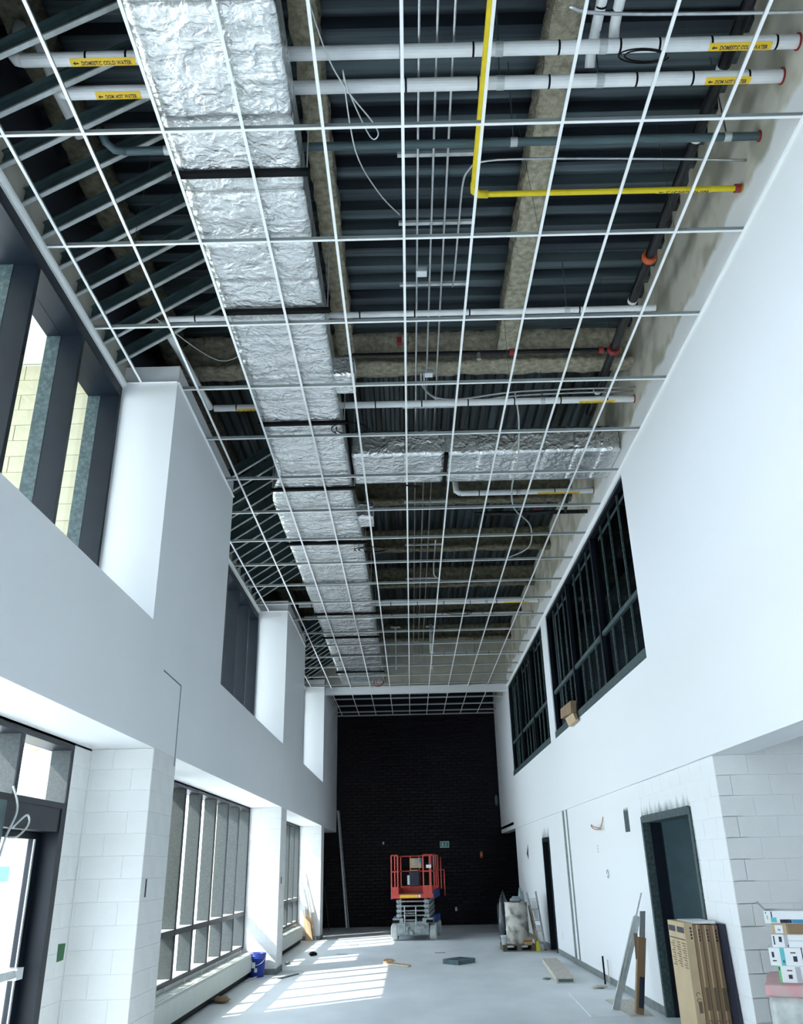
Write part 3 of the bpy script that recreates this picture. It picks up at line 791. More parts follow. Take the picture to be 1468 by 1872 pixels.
MB().tube([(-2.86, 4.40, ZP), (-2.90, 4.40, ZP + 0.01), (-2.94, 4.40, ZP + 0.06), (-2.95, 4.40, ZP + 0.4)], 0.052, 12).build('elbow', 'pipe_white', p1, smooth=True)
wrap_label(p1, -2.48, -1.98, 4.40, ZP, 0.052, 'DOMESTIC COLD WATER', 0.045)
wrap_label(p1, 2.43, 2.91, 4.40, ZP, 0.052, 'DOMESTIC COLD WATER', 0.045)
p2 = pipe_x('water_pipe', 'white insulated hot water pipe second from the camera, with yellow lettered stickers', -2.62, XR, 4.70, ZP, 0.052, 'pipe_white', (-1.95, -1.5, 0.1, 0.68, 1.25, 1.95, 2.4, 2.85), (0.86, 1.66))
MB().tube([(-2.62, 4.70, ZP), (-2.67, 4.70, ZP + 0.01), (-2.71, 4.70, ZP + 0.06), (-2.72, 4.70, ZP + 0.4)], 0.052, 12).build('elbow', 'pipe_white', p2, smooth=True)
wrap_label(p2, -2.39, -2.03, 4.70, ZP, 0.052, 'DOM HOT WATER', 0.045)
wrap_label(p2, 2.50, 2.86, 4.70, ZP, 0.052, 'DOM HOT WATER', 0.045)
pl = thing('drain_pipe', 'short white insulated pipe dropping diagonally behind the cold water pipe at far left', 'pipe', (-2.45, 4.7, CH + 6))
MB().tube([(-2.86, 4.55, CH + 6.2), (-2.82, 4.9, CH + 6.05), (-2.77, 5.3, CH + 5.98)], 0.05, 12).build('pipe_run', 'pipe_white', pl, smooth=True)
p3 = pipe_x('grey_pipe', 'slate grey plastic pipe crossing under the steel deck', -2.3, XR, 5.21, CH + 5.69, 0.036, 'pvc_grey', (), (-1.95, 1.02, 2.85))
MB().tube([(-2.3, 5.21, CH + 5.69), (-2.40, 5.19, CH + 5.69), (-2.46, 5.14, CH + 5.72), (-2.50, 5.08, CH + 5.82)], 0.036, 10).build('elbow', 'pvc_grey', p3, smooth=True)
# gas pipe: along the hall then to the right wall
gp = thing('gas_pipe', 'bright yellow gas pipe turning from the hall axis to the right wall', 'pipe', (0.72, 5, CH + 5.57))
MB().lathe([(0.030, -3.5), (0.030, 5.60)], (0.70, 0, CH + 5.57), 12, 'y').build('pipe_run', 'yellow', gp)
MB().tube([(0.70, 5.55, CH + 5.57), (0.705, 5.64, CH + 5.57), (0.75, 5.675, CH + 5.57), (0.83, 5.678, CH + 5.57)], 0.036, 12).build('elbow', 'yellow', gp, smooth=True)
MB().lathe([(0.026, 0.80), (0.026, XR - 0.002)], (0, 5.678, CH + 5.57), 12, 'x').build('pipe_run', 'yellow', gp)
MB().lathe([(0.04, -0.05), (0.04, 0.0)], (XR - 0.02, 5.678, CH + 5.57), 12, 'x').build('wall_sleeve', 'red', gp)
for y in (3.6, 4.9): MB().lathe([(0.034, -0.02), (0.034, 0.02)], (0.70, y, CH + 5.57), 12, 'y').build('coupling', 'yellow', gp)
wrap_label(gp, 2.35, 2.85, 5.678, CH + 5.57, 0.026, '2" 14" NATURAL GAS', 0.030, 'yellow', -0.7, 0.9)
# further white pipes crossing the hall
specs = [(7.62, 5.74, 0.034, -2.6, 2.9, 'third', 'narrow white pipe hung just past the second foil duct strap'),
         (9.52, 5.70, 0.045, -2.5, XR, 'fourth', 'white insulated pipe passing in front of the foil branch duct'),
         (12.26, 5.62, 0.045, 0.95, XR, 'fifth', 'white insulated pipe starting at the far side of the branch duct'),
         (18.55, 5.70, 0.05, -2.5, XR, 'sixth', 'white insulated pipe, nearer of the far pair below the dark ceiling'),
         (19.60, 5.70, 0.05, -2.5, XR, 'seventh', 'white insulated pipe, farther of the far pair below the dark ceiling'),
         (22.6, 5.45, 0.05, 0.75, XR, 'eighth', 'white insulated pipe with a riser close to the white header')]
ppipes = []
for (y, z, r, x0, x1, _, lab) in specs:
    bands = [x0 + 0.3 + 0.62 * k for k in range(int((x1 - x0) / 0.62))]
    t = pipe_x('water_pipe', lab, x0, x1, y, CH + z, r, 'pipe_white', bands, (1.9,), end_ring=x1 > 3)
    ppipes.append(t)
for k, (a, b) in enumerate(((-1.95, -1.62), (2.38, 2.86), (2.2, 2.9), (2.3, 2.9), (2.3, 2.9))):
    t = ppipes[k]; y, z, r = specs[k][:3]
    if k == 1: wrap_label(t, -2.2, -1.85, y, CH + z, r, 'HOT WATER RETURN', 0.03)
    wrap_label(t, a, b, y, CH + z, r, 'HOT WATER RETURN' if k != 0 else 'HOT WATER', 0.03)
# valve cluster on the fifth pipe, riser on the eighth
MB().tube([(0.95, 12.26, CH + 5.62), (0.88, 12.26, CH + 5.66), (0.86, 12.26, CH + 5.9)], 0.05, 10).build('elbow', 'pipe_white', ppipes[2], smooth=True)
MB().tube([(0.75, 22.6, CH + 5.45), (0.70, 22.6, CH + 5.5), (0.70, 22.6, CH + 6.3)], 0.05, 10).build('riser', 'pipe_white', ppipes[5], smooth=True)
# two white vent pipes at top right of the view
for x, y, lab in ((1.59, 4.62, 'white pipe stub left of two hanging above the cold water pipe'), (1.725, 4.36, 'white pipe stub right of two hanging above the cold water pipe')):
    t = thing('vent_pipe', lab, 'pipe', (x, y, CH + 5.97))
    MB().tube([(x - 0.02, y - 2.2, CH + 5.97), (x, y - 0.1, CH + 5.97), (x, y, CH + 5.95), (x, y + 0.06, CH + 5.90)], 0.042, 12).build('pipe_run', 'pipe_white', t, smooth=True)
    for k in (-0.42, -0.12): MB().lathe([(0.045, -0.008), (0.045, 0.008)], (x, y + k, CH + 5.97), 12, 'y').build('band', 'black', t)
# sprinkler main, black
sp_ = thing('sprinkler_main', 'black steel sprinkler main running along the right side under the deck', 'pipe', (2.7, 5, CH + 5.95))
MB().lathe([(0.052, -3.5), (0.052, 10.3)], (2.70, 0, CH + 5.95), 14, 'y').build('pipe_run', 'black_pipe', sp_)
for y, m_ in ((7.02, 'orange_red'), (8.72, 'red')): MB().lathe([(0.075, -0.035), (0.08, 0.0), (0.075, 0.035)], (2.70, y, CH + 5.95), 14, 'y').build('coupling', m_, sp_)
for y in (4.75, 5.45, 7.75, 9.7): MB().lathe([(0.056, -0.02), (0.056, 0.02)], (2.70, y, CH + 5.95), 14, 'y').build('pipe_strap', 'pipe_white', sp_)
MB().lathe([(0.03, -0.6), (0.03, 2.66)], (0, 8.76, CH + 5.97), 10, 'x').build('branch_line', 'black_pipe', sp_)
for x in (1.42, 2.55): MB().lathe([(0.045, -0.03), (0.045, 0.03)], (x, 8.76, CH + 5.97), 10, 'x').build('coupling', 'red', sp_)
MB().lathe([(0.03, 0), (0.03, 0.09)], (1.0, 8.76, CH + 5.87), 10, 'z').build('sprinkler_head', 'steel', sp_)
sp2 = thing('sprinkler_main', 'dark far sprinkler pipe bracketed to the right wall beside the near interior window', 'pipe', (2.7, 13.2, CH + 5.6))
MB().tube([(1.2, 12.85, CH + 5.5), (2.6, 12.85, CH + 5.5), (XR, 12.85, CH + 5.5)], 0.035, 10).build('pipe_run', 'black_pipe', sp2)
MB().tube([(2.75, 12.2, CH + 5.72), (2.75, 12.85, CH + 5.5)], 0.03, 8).build('drop', 'black_pipe', sp2)
MB().lathe([(0.05, -0.04), (0.05, 0.04)], (2.3, 12.85, CH + 5.6), 10, 'z').build('coupling', 'red', sp2)
# conduit runs
def smooth_path(pts, n=6):
    P_ = [Vector(p) for p in pts]; out = []
    for i in range(len(P_) - 1):
        a, b, c, d = P_[max(i - 1, 0)], P_[i], P_[i + 1], P_[min(i + 2, len(P_) - 1)]
        for k in range(n):
            t = k / n; out.append(0.5 * ((2 * b) + (c - a) * t + (2 * a - 5 * b + 4 * c - d) * t * t + (3 * b - a - 3 * c + d) * t ** 3))
    return out + [P_[-1]]
def conduit(label, pts, r=0.011, m='steel', name='conduit', group=None):
    t = thing(name, label, 'conduit' if name == 'conduit' else 'cable', pts[0], group=group)
    MB().tube(smooth_path(pts, 4) if name == 'conduit' and len(pts) > 3 else pts, r, 8).build('conduit_run' if name == 'conduit' else 'cable_run', m, t, smooth=True)
    return t
ZC_ = CH + 5.88
c1 = conduit('first steel conduit left of the bundle running along the hall', [(0.205, -3, ZC_), (0.205, 10.6, ZC_), (0.205, 25, ZC_)])
c2 = conduit('second steel conduit of the bundle running along the hall', [(0.345, -3, ZC_), (0.345, 7.0, ZC_), (0.345, 25, ZC_)])
c3 = conduit('third steel conduit of the bundle running along the hall', [(0.475, -3, ZC_), (0.475, 7.6, ZC_), (0.475, 25, ZC_)])
c4 = conduit('bent steel conduit sweeping right beside the yellow gas pipe', [(XR, 5.50, CH + 5.72), (2.4, 5.48, CH + 5.74), (1.2, 5.50, CH + 5.80), (0.78, 5.58, CH + 5.86), (0.67, 5.70, ZC_), (0.63, 5.85, ZC_), (0.62, 6.3, ZC_), (0.61, 7.2, ZC_), (0.60, 7.4, ZC_ + 0.05)])
conduit('upper of two steel conduits sweeping right below the beam to the wall', [(0.27, 9.0, ZC_ - 0.04), (0.29, 9.3, ZC_ - 0.04), (0.45, 9.58, ZC_ - 0.04), (0.8, 9.66, ZC_ - 0.04), (1.6, 9.50, CH + 5.84), (XR, 9.42, CH + 5.82)], 0.012)
conduit('lower of two steel conduits sweeping right below the beam to the wall', [(0.31, 9.0, ZC_ - 0.04), (0.34, 9.4, ZC_ - 0.04), (0.55, 9.70, ZC_ - 0.04), (0.9, 9.76, ZC_ - 0.04), (1.6, 9.60, CH + 5.84), (XR, 9.52, CH + 5.82)], 0.012)
conduit('thin steel conduit crossing near the top right corner', [(1.3, 4.05, CH + 5.75), (1.6, 4.1, CH + 5.73), (3.0, 4.1, CH + 5.7), (XR, 4.08, CH + 5.7)], 0.014)
conduit('hook ended steel conduit hanging near the far pipe pair', [(0.62, 15.0, ZC_), (0.62, 16.6, ZC_ - 0.02), (0.66, 16.9, ZC_ - 0.1), (0.80, 17.0, ZC_ - 0.15)], 0.014)
labs_tr = ['first', 'second', 'third', 'fourth', 'fifth', 'sixth', 'seventh', 'eighth']
for k, y in enumerate((3.72, 5.52, 6.38, 7.32, 9.95, 13.2, 15.3, 17.4)):
    t = tag(MB().box(0.02, 0.78, y - 0.02, y + 0.02, ZC_ + 0.012, ZC_ + 0.045).build('conduit_strut', 'galv'), '%s slotted strut from the camera carrying the conduit bundle' % labs_tr[k], 'strut', 'conduit struts')
for (x, y, lab) in ((0.255, 7.62 - 0.55, 'pale square junction box on the conduits at the third crosswise runner'), (0.365, 9.05, 'pale square junction box on the conduits by the fireproofed cross beam')):
    t = thing('junction_box', lab, 'junction box', (x, y, ZC_ - 0.04))
    bevel(bx('box_body', 'galv', x - 0.06, x + 0.06, y - 0.05, y + 0.05, ZC_ - 0.04, ZC_ + 0.02, t), 0.004)
    bx('box_cover', 'pipe_white', x - 0.052, x + 0.052, y - 0.045, y + 0.045, ZC_ - 0.044, ZC_ - 0.04, t)
# loose cables
def coil(c, r, n, ux, uy, turns=2.2, jit=0.15):
    pts = []
    for i in range(n):
        t = 2 * math.pi * turns * i / n; k = r * (1 + jit * math.sin(t * 0.37 + 1))
        pts.append(Vector(c) + Vector(ux) * k * math.cos(t) + Vector(uy) * k * math.sin(t))
    return pts
def cable(label, pts, r=0.005, m='galv_dark', name='cable'):
    return conduit(label, smooth_path(pts) if len(pts) < 20 else pts, r, m, name)
cable('coil of grey cable looped over the conduits at the top edge', coil((0.42, 3.68, CH + 5.55), 0.17, 40, (1, 0, 0), (0, 0.7, 0.3)), 0.006)
cable('dangling grey cable loop beside the foil duct near the top', [(-0.58, 3.75, DZ - 0.2), (-0.62, 3.9, CH + 5.9), (-0.50, 4.25, CH + 5.6), (-0.36, 4.5, CH + 5.5), (-0.18, 4.7, CH + 5.4), (-0.13, 4.82, CH + 5.38), (-0.2, 4.85, CH + 5.4), (-0.35, 4.5, CH + 5.5), (-0.38, 4.4, CH + 5.55), (-0.32, 4.95, CH + 5.35), (-0.15, 5.35, CH + 5.3), (0.03, 5.58, CH + 5.26)], 0.006, 'steel')
cable('black cable coil tied up beneath the cold water pipe at right', coil((1.9, 4.35, CH + 5.60), 0.17, 44, (1, 0.1, 0), (0, 0.7, 0.5)), 0.006, 'black')
cable('round cable loop hanging at the right edge of the foil duct', coil((-0.66, 9.35, CH + 5.24), 0.22, 40, (1, 0, 0), (0, 1, 0.15), 1.6), 0.007, 'black')
cable('tangled dark red cable coil over the branch duct', coil((0.12, 11.05, CH + 5.2), 0.12, 50, (1, 0.1, 0), (0, 0.9, 0.3), 3.2, 0.3), 0.006, 'black')
cable('long grey cable sagging past the branch duct towards the right wall', [(1.55, 9.6, CH + 5.9), (1.62, 9.9, CH + 5.6), (1.66, 10.6, CH + 5.3), (1.66, 11.3, CH + 5.28), (1.8, 12.2, CH + 5.3), (2.2, 13.2, CH + 5.4), (2.35, 14.5, CH + 5.5), (2.1, 15.6, CH + 5.7)], 0.012, 'galv')
cable('loose grey cable loop beside the far half of the foil duct', coil((-0.6, 13.75, CH + 5.24), 0.26, 40, (1, 0, 0), (0, 1, 0.2), 1.7), 0.008, 'black')
cable('thin loop of cable hanging between the far pipe pair', coil((1.25, 18.2, CH + 5.35), 0.28, 36, (1, 0, 0), (0, 1, 0.5), 1.5), 0.008, 'black')
cable('red tangle of cable at the foot of the duct by the header', coil((-0.85, 25.2, CH + 5.25), 0.14, 40, (1, 0, 0), (0.2, 0.3, 1), 2.6, 0.3), 0.010, 'red')
cable('thin wire arcing across the left void above the white pier', [(-2.75, 7.6, CH + 5.75), (-2.2, 8.4, CH + 5.70), (-1.75, 8.3, CH + 5.85)], 0.006, 'galv')
# diagonal white pipe descending past the left pier
pd = thing('drain_pipe', 'white insulated pipe descending beside the first pier top, left of the duct', 'pipe', (-2.4, 8.5, CH + 5.7))
MB().tube([(-2.72, 7.75, CH + 5.80), (-2.66, 8.4, CH + 5.78), (-2.58, 9.3, CH + 5.72), (-2.55, 9.5, CH + 5.70)], 0.045, 12).build('pipe_run', 'pipe_white', pd, smooth=True)
bx('sprinkler_alarm', 'red', -0.03, 0.03, 8.6, 8.68, CH + 6.05, CH + 6.13)
tag(bpy.data.objects['sprinkler_alarm'], 'small red device fixed near the conduits before the cross beam', 'device')
# studs standing near the header
hp = thing('hanging_strut', 'left one of two pale struts hanging near the header', 'strut', (-0.3, 23.5, CZ + 0.1)); MB().box(-0.33, -0.29, 23.5, 23.54, CZ + 0.05, CZ + 1.3).build('strut_bar', 'pipe_white', hp); MB().box(-0.45, -0.17, 23.5, 23.54, CZ + 1.28, CZ + 1.32).build('strut_head', 'pipe_white', hp)
hp = thing('hanging_strut', 'right one of two pale struts hanging near the header', 'strut', (0.72, 23.5, CZ + 0.1)); MB().box(0.70, 0.74, 23.5, 23.54, CZ + 0.05, CZ + 1.3).build('strut_bar', 'pipe_white', hp); MB().box(0.58, 0.86, 23.5, 23.54, CZ + 1.28, CZ + 1.32).build('strut_head', 'pipe_white', hp)

# ================================================================== FLOOR LEVEL THINGS
# --- baseboard heaters under the ground floor windows
def heater(label, y0, y1):
    t = thing('baseboard_heater', label, 'heater', (XW + 0.1, (y0 + y1) / 2, 0))
    xb_, xf = XW - 0.015, -2.965; zb, zt = 0.10, 0.385
    q = MB(); q.prism([(xb_, y0, zb), (xf, y0, zb), (xf, y0, zt - 0.03), (xf - 0.02, y0, zt), (xb_, y0, zt)], (0, y1 - y0, 0)); q.build('heater_casing', 'heater', t)
    bx('kick_plate', 'black', xb_, xf - 0.05, y0 + 0.02, y1 - 0.02, 0.0, zb, t)
    y = y0 + 0.15
    while y + 1.0 < y1:
        g = bx('grille', 'heater_grille', xb_ + 0.05, xf - 0.05, y, y + 0.98, zt, zt + 0.004, t)
        s_ = MB()
        for k in range(16): s_.box(xb_ + 0.055, xf - 0.055, y + 0.02 + k * 0.06, y + 0.045 + k * 0.06, zt + 0.004, zt + 0.007)
        s_.build('grille_slats', 'heater', g)
        y += 1.14
    y = y0 + 0.5
    while y < y1:
        MB().lathe([(0.012, 0), (0.012, 0.05)], (XW + 0.012, y, zt), 8).build('fixing_pin', 'pipe_white', t); y += 1.0
    return t
heater('long cream baseboard heater under the middle ground floor window', 9.5, 17.32)
heater('cream baseboard heater under the far ground floor window', 18.3, 24.7)

# --- blue pail
bk = thing('paint_pail', 'blue plastic pail with pale splashes against the middle pilaster', 'bucket', (-2.88, 17.13, 0))
MB().lathe([(0.125, 0), (0.13, 0.01), (0.148, 0.30), (0.155, 0.30), (0.155, 0.315), (0.150, 0.32), (0.158, 0.335), (0.158, 0.35), (0.152, 0.355), (0.160, 0.375), (0.160, 0.39), (0.150, 0.39), (0.145, 0.36), (0.12, 0.05)], (0, 0, 0), 28).build('pail_body', 'bucket_blue', bk, smooth=True, local=True)
MB().tube([(0.16 * math.cos(t), -0.02 - 0.15 * math.sin(t) * 0.9, 0.36 - 0.16 * math.sin(t)) for t in [math.pi * k / 12 for k in range(13)]], 0.004, 6).build('wire_handle', 'pipe_white', bk, smooth=True, local=True)
for k, (a, z, s_) in enumerate(((-1.9, 0.2, 0.035), (-1.55, 0.12, 0.025), (-2.3, 0.24, 0.028))):
    x, y = 0.146 * math.cos(a), 0.146 * math.sin(a)
    MB().obox((x, y, z), (-math.sin(a) * s_, math.cos(a) * s_, 0), (math.cos(a) * 0.006, math.sin(a) * 0.006, 0), (0, 0, s_ * 1.3)).build('paint_splash', 'pipe_white', bk, local=True)

# --- scissor lift
lf = thing('scissor_lift', 'scissor lift with red guardrails parked before the dark brick wall', 'scissor lift', (0.0, 24.35, 0), math.radians(-6))
def L(name, m, *a, parent=lf): return MB().box(*a).build(name, m, parent, local=True)
ch = bevel(L('chassis', 'lift_grey', -0.42, 0.42, 0.05, 2.25, 0.14, 0.46), 0.02)
for sx in (-1, 1):
    for yy in (0.28, 1.95):
        wq = MB().lathe([(0.10, -0.09), (0.17, -0.09), (0.20, -0.07), (0.20, 0.07), (0.17, 0.09), (0.10, 0.09)], (sx * 0.515, yy, 0.20), 24, 'x').build('wheel', 'tyre', lf, local=True)
        MB().lathe([(0.10, -0.095), (0.10, 0.095)], (sx * 0.515, yy, 0.20), 14, 'x').build('hub', 'lift_grey', wq, local=True)
    L('side_tray', 'lift_blue', sx * 0.50 - 0.08, sx * 0.50 + 0.08, 0.55, 2.2, 0.40, 0.56)
    L('bumper_block', 'black', sx * 0.45 - 0.09, sx * 0.45 + 0.09, -0.02, 0.05, 0.43, 0.50)
    L('front_fender', 'lift_grey', sx * 0.40 - 0.14, sx * 0.40 + 0.14, 0.0, 0.5, 0.42, 0.54)
L('axle_beam', 'lift_grey', -0.43, 0.43, 0.12, 0.36, 0.12, 0.24)
for x, z, r in ((-0.2, 0.30, 0.07), (0.12, 0.28, 0.09), (0.26, 0.32, 0.06), (-0.05, 0.20, 0.05)): MB().lathe([(r, -0.04), (r, 0.03)], (x, 0.02, z), 14, 'y').build('drive_motor', 'lift_grey', lf, local=True)
for x in (-0.21, 0.09): MB().tube([(x, -0.01, 0.22), (x, -0.01, 0.82)], 0.018, 8).build('ladder_rail', 'lift_grey', lf, local=True)
for z in (0.34, 0.5, 0.66): MB().tube([(-0.21, -0.01, z), (0.09, -0.01, z)], 0.012, 8).build('ladder_rung', 'lift_grey', lf, local=True)
# folded scissor stack
for k in range(4):
    z = 0.60 + k * 0.115
    for sx in (-1, 1):
        MB().bar((sx * 0.40, 0.15, z - 0.03), (sx * 0.40, 2.1, z + 0.04), 0.05, 0.085).build('scissor_arm', 'lift_grey', lf, local=True)
        MB().bar((sx * 0.34, 0.15, z + 0.04), (sx * 0.34, 2.1, z - 0.03), 0.05, 0.085).build('scissor_arm', 'lift_grey', lf, local=True)
        L('pivot_block', 'lift_grey', sx * 0.37 - 0.07, sx * 0.37 + 0.07, 0.06, 0.17, z - 0.035, z + 0.035)
    MB().lathe([(0.022, -0.36), (0.022, 0.36)], (0, 0.12, z), 10, 'x').build('cross_tube', 'steel', lf, local=True)
    MB().lathe([(0.03, -0.34), (0.03, 0.34)], (0, 0.9, z), 10, 'x').build('cross_tube', 'black', lf, local=True)
# platform
L('platform_deck', 'lift_grey', -0.55, 0.55, 0.02, 2.25, 1.05, 1.10)
for sx in (-1, 1):
    L('platform_side', 'lift_blue', sx * 0.56 - 0.02, sx * 0.56 + 0.02, 0.02, 2.25, 1.00, 1.20)
fb = L('front_beam', 'lift_red', -0.57, 0.57, -0.03, 0.02, 1.02, 1.12)
L('warning_sticker', 'label_yellow', -0.33, 0.16, -0.034, -0.03, 1.035, 1.105, parent=fb)
L('white_sticker', 'white_card', 0.17, 0.23, -0.034, -0.03, 1.035, 1.105, parent=fb)
L('toe_board', 'lift_red', -0.54, -0.38, -0.025, 0.0, 1.12, 1.30); L('toe_board', 'lift_red', 0.30, 0.54, -0.025, 0.0, 1.12, 1.33)
L('toe_board', 'lift_red', -0.55, 0.55, 2.22, 2.25, 1.10, 1.28)
for sx in (-1, 1): L('toe_board', 'lift_red', sx * 0.55 - 0.012, sx * 0.55 + 0.012, 0.02, 2.25, 1.10, 1.24)
def post(x, y, z0=1.10, z1=2.09): MB().tube([(x, y, z0), (x, y, z1)], 0.018, 8).build('guard_post', 'lift_red', lf, local=True)
for x in (-0.55, -0.38, 0.32, 0.52): post(x, -0.01)
for x in (-0.27, 0.0, 0.30, 0.55, -0.55): post(x, 2.23)
for y in (0.75, 1.5):
    for sx in (-1, 1): post(sx * 0.55, y)
def rail(pts): MB().tube(pts, 0.018, 8).build('guard_rail', 'lift_red', lf, local=True)
for z in (1.68, 2.09):
    rail([(-0.55, -0.01, z), (-0.38, -0.01, z)]); rail([(0.32, -0.01, z), (0.52, -0.01, z)])
    rail([(-0.55, 2.23, z), (0.55, 2.23, z)])
    for sx in (-1, 1): rail([(sx * 0.55, -0.01, z), (sx * 0.55, 2.23, z)])
post(0.74, 2.1, 1.0, 1.70); post(0.66, 1.9, 1.2, 2.05); rail([(0.55, 1.9, 1.70), (0.74, 2.1, 1.70)])
cb = bevel(L('control_panel', 'card_tan', -0.14, 0.18, 0.95, 1.15, 1.76, 2.02), 0.01)
for k in range(4): L('panel_slot', 'grey_print', -0.06 + k * 0.055, -0.035 + k * 0.055, 0.94, 0.95, 1.84, 2.0, parent=cb)
L('panel_lamp', 'blue_print', 0.12, 0.18, 0.93, 0.95, 1.90, 2.0, parent=cb)
dk = bevel(L('tool_box', 'ink', -0.13, 0.14, 0.6, 0.85, 1.30, 1.69), 0.03, 3)
MB().tube([(-0.10, 0.62, 1.69), (-0.10, 0.62, 1.71), (0.10, 0.62, 1.71), (0.10, 0.62, 1.69)], 0.01, 6).build('handle', 'card_tan', dk, local=True)
L('white_bottle', 'white_card', -0.20, -0.14, 0.7, 0.78, 1.34, 1.58)
L('notice_sheet', 'white_card', 0.34, 0.43, 2.2, 2.21, 1.88, 2.02); L('notice_sheet', 'white_card', 0.40, 0.54, -0.03, -0.02, 1.76, 1.84)
L('dark_bin', 'ink', 0.36, 0.52, 1.6, 1.9, 1.80, 2.05)

# --- drum on pallet and the things with it
pt = thing('pallet', 'dark wooden pallet under the stained steel drum', 'pallet', (2.40, 21.2, 0))
for k in range(6): bx('deck_board', 'pallet_wood', 2.02, 2.76, 20.86 + k * 0.125, 20.96 + k * 0.125, 0.115, 0.135, pt)
for x in (2.02, 2.34, 2.66): bx('stringer', 'pallet_wood', x, x + 0.10, 20.86, 21.585, 0.02, 0.115, pt)
for k in (0, 3, 5): bx('bottom_board', 'pallet_wood', 2.02, 2.76, 20.86 + k * 0.125, 20.96 + k * 0.125, 0.0, 0.02, pt)
dm = thing('steel_drum', 'pale steel drum smeared with grey plaster on the pallet', 'drum', (2.41, 21.24, 0.136))
MB().lathe([(0.262, 0), (0.268, 0.012), (0.26, 0.02), (0.26, 0.27), (0.272, 0.285), (0.26, 0.30), (0.26, 0.56), (0.272, 0.575), (0.26, 0.59), (0.26, 0.83), (0.268, 0.84), (0.268, 0.855), (0.255, 0.855), (0.25, 0.80)], (0, 0, 0), 32).build('drum_shell', 'drum', dm, smooth=True, local=True)
MB().lathe([(0.252, 0.79), (0.252, 0.80)], (0, 0, 0), 24).build('drum_lid', 'black', dm, local=True)
def lumpy(name, label, cat, c, rx, ry, rz, m, seed=0, group=None):
    q = MB(); n, k = 18, 12
    for i in range(k + 1):
        ph = math.pi * i / k
        for j in range(n):
            t = 2 * math.pi * j / n; d = Vector((math.sin(ph) * math.cos(t), math.sin(ph) * math.sin(t), math.cos(ph)))
            r = 1 + 0.35 * noise.noise(d * 1.6 + Vector((seed, 0, 0))) + 0.16 * noise.noise(d * 4 + Vector((0, seed, 0)))
            q.v.append((c[0] + d.x * rx * r, c[1] + d.y * ry * r, c[2] + d.z * rz * r))
    for i in range(k):
        for j in range(n):
            j2 = (j + 1) % n; q.f.append((i * n + j, (i + 1) * n + j, (i + 1) * n + j2, i * n + j2))
    return tag(q.build(name, m, smooth=True), label, cat, group)
lumpy('rubbish_bag', 'black rubbish bag slumped behind the steel drum', 'bag', (2.16, 21.86, 0.60), 0.15, 0.18, 0.55, 'plastic_bag', 3)
lumpy('plastic_sheet', 'crumpled grey plastic lying on the steel drum top', 'plastic sheet', (2.42, 21.22, 1.04), 0.13, 0.12, 0.075, 'plastic_grey', 5)
lumpy('plastic_sheet', 'wisp of grey plastic rising beside the white wall edge behind the drum', 'plastic sheet', (2.62, 21.80, 0.66), 0.09, 0.10, 0.62, 'plastic_grey', 9)
wbk = thing('small_pail', 'small white pail at the pallet left corner', 'bucket', (2.06, 20.93, 0.136))
MB().lathe([(0.055, 0), (0.07, 0.17), (0.075, 0.17), (0.075, 0.19), (0.066, 0.19), (0.06, 0.16)], (0, 0, 0), 18).build('pail_body', 'white_card', wbk, smooth=True, local=True)
MB().tube([(0.072 * math.cos(t), -0.072 * math.sin(t) * 0.5 - 0.03, 0.17 - 0.06 * math.sin(t)) for t in [math.pi * k / 8 for k in range(9)]], 0.003, 5).build('wire_handle', 'steel', wbk, local=True)
oc = thing('tool_crate', 'small ochre open crate on the pallet right corner', 'crate', (2.60, 20.905, 0.136))
for a in ((-0.09, 0.09, -0.05, -0.04, 0.0, 0.05), (-0.09, 0.09, -0.05, -0.04, 0.085, 0.12), (-0.09, 0.09, 0.04, 0.05, 0, 0.12), (-0.09, -0.08, -0.04, 0.04, 0, 0.12), (0.08, 0.09, -0.04, 0.04, 0, 0.12), (-0.08, 0.08, -0.04, 0.04, 0.0, 0.01)): MB().box(*a).build('crate_panel', 'wood', oc, local=True)
ys_ = thing('wet_floor_sign', 'small bright yellow folding sign beside the pallet', 'sign', (2.80, 20.84, 0))
for s_ in (-1, 1): MB().prism([(-0.05, 0.045 * s_, 0), (0.05, 0.045 * s_, 0), (0.03, 0.0, 0.2), (-0.03, 0.0, 0.2)], (0, 0.008 * s_, 0)).build('sign_leaf', 'safety_yellow', ys_, local=True)
# aluminium extension plank leaning by the far doorway
ld = thing('folded_ladder', 'folded aluminium ladder with white steps leaning beside the drum', 'ladder', (2.94, 21.0, 0))
A0, A1 = Vector((2.89, 21.1, 0.01)), Vector((2.735, 21.62, 1.17)); B0, B1 = Vector((2.99, 20.98, 0.01)), Vector((2.93, 21.5, 1.19))
for a, b in ((A0, A1), (B0, B1)): MB().bar(a, b, 0.035, 0.07, (0, 1, 0)).build('stile', 'galv', ld)
for k in range(5):
    t = 0.12 + 0.19 * k; MB().bar(A0.lerp(A1, t), B0.lerp(B1, t), 0.05, 0.03).build('rung', 'galv', ld)
for t0, t1 in ((0.14, 0.42), (0.52, 0.86)):
    p = [A0.lerp(A1, t0).lerp(B0.lerp(B1, t0), .2), A0.lerp(A1, t0).lerp(B0.lerp(B1, t0), .8), A0.lerp(A1, t1).lerp(B0.lerp(B1, t1), .8), A0.lerp(A1, t1).lerp(B0.lerp(B1, t1), .2)]
    MB().prism([v + Vector((0, -0.03, 0)) for v in p], (0, 0.012, 0)).build('step_panel', 'white_card', ld)
tag(MB().bar((2.80, 21.1, 0.14), (2.76, 21.6, 0.9), 0.05, 0.03, (0, 1, 0)).build('timber_batten', 'wood'), 'short timber batten leaning between drum and ladder', 'batten')

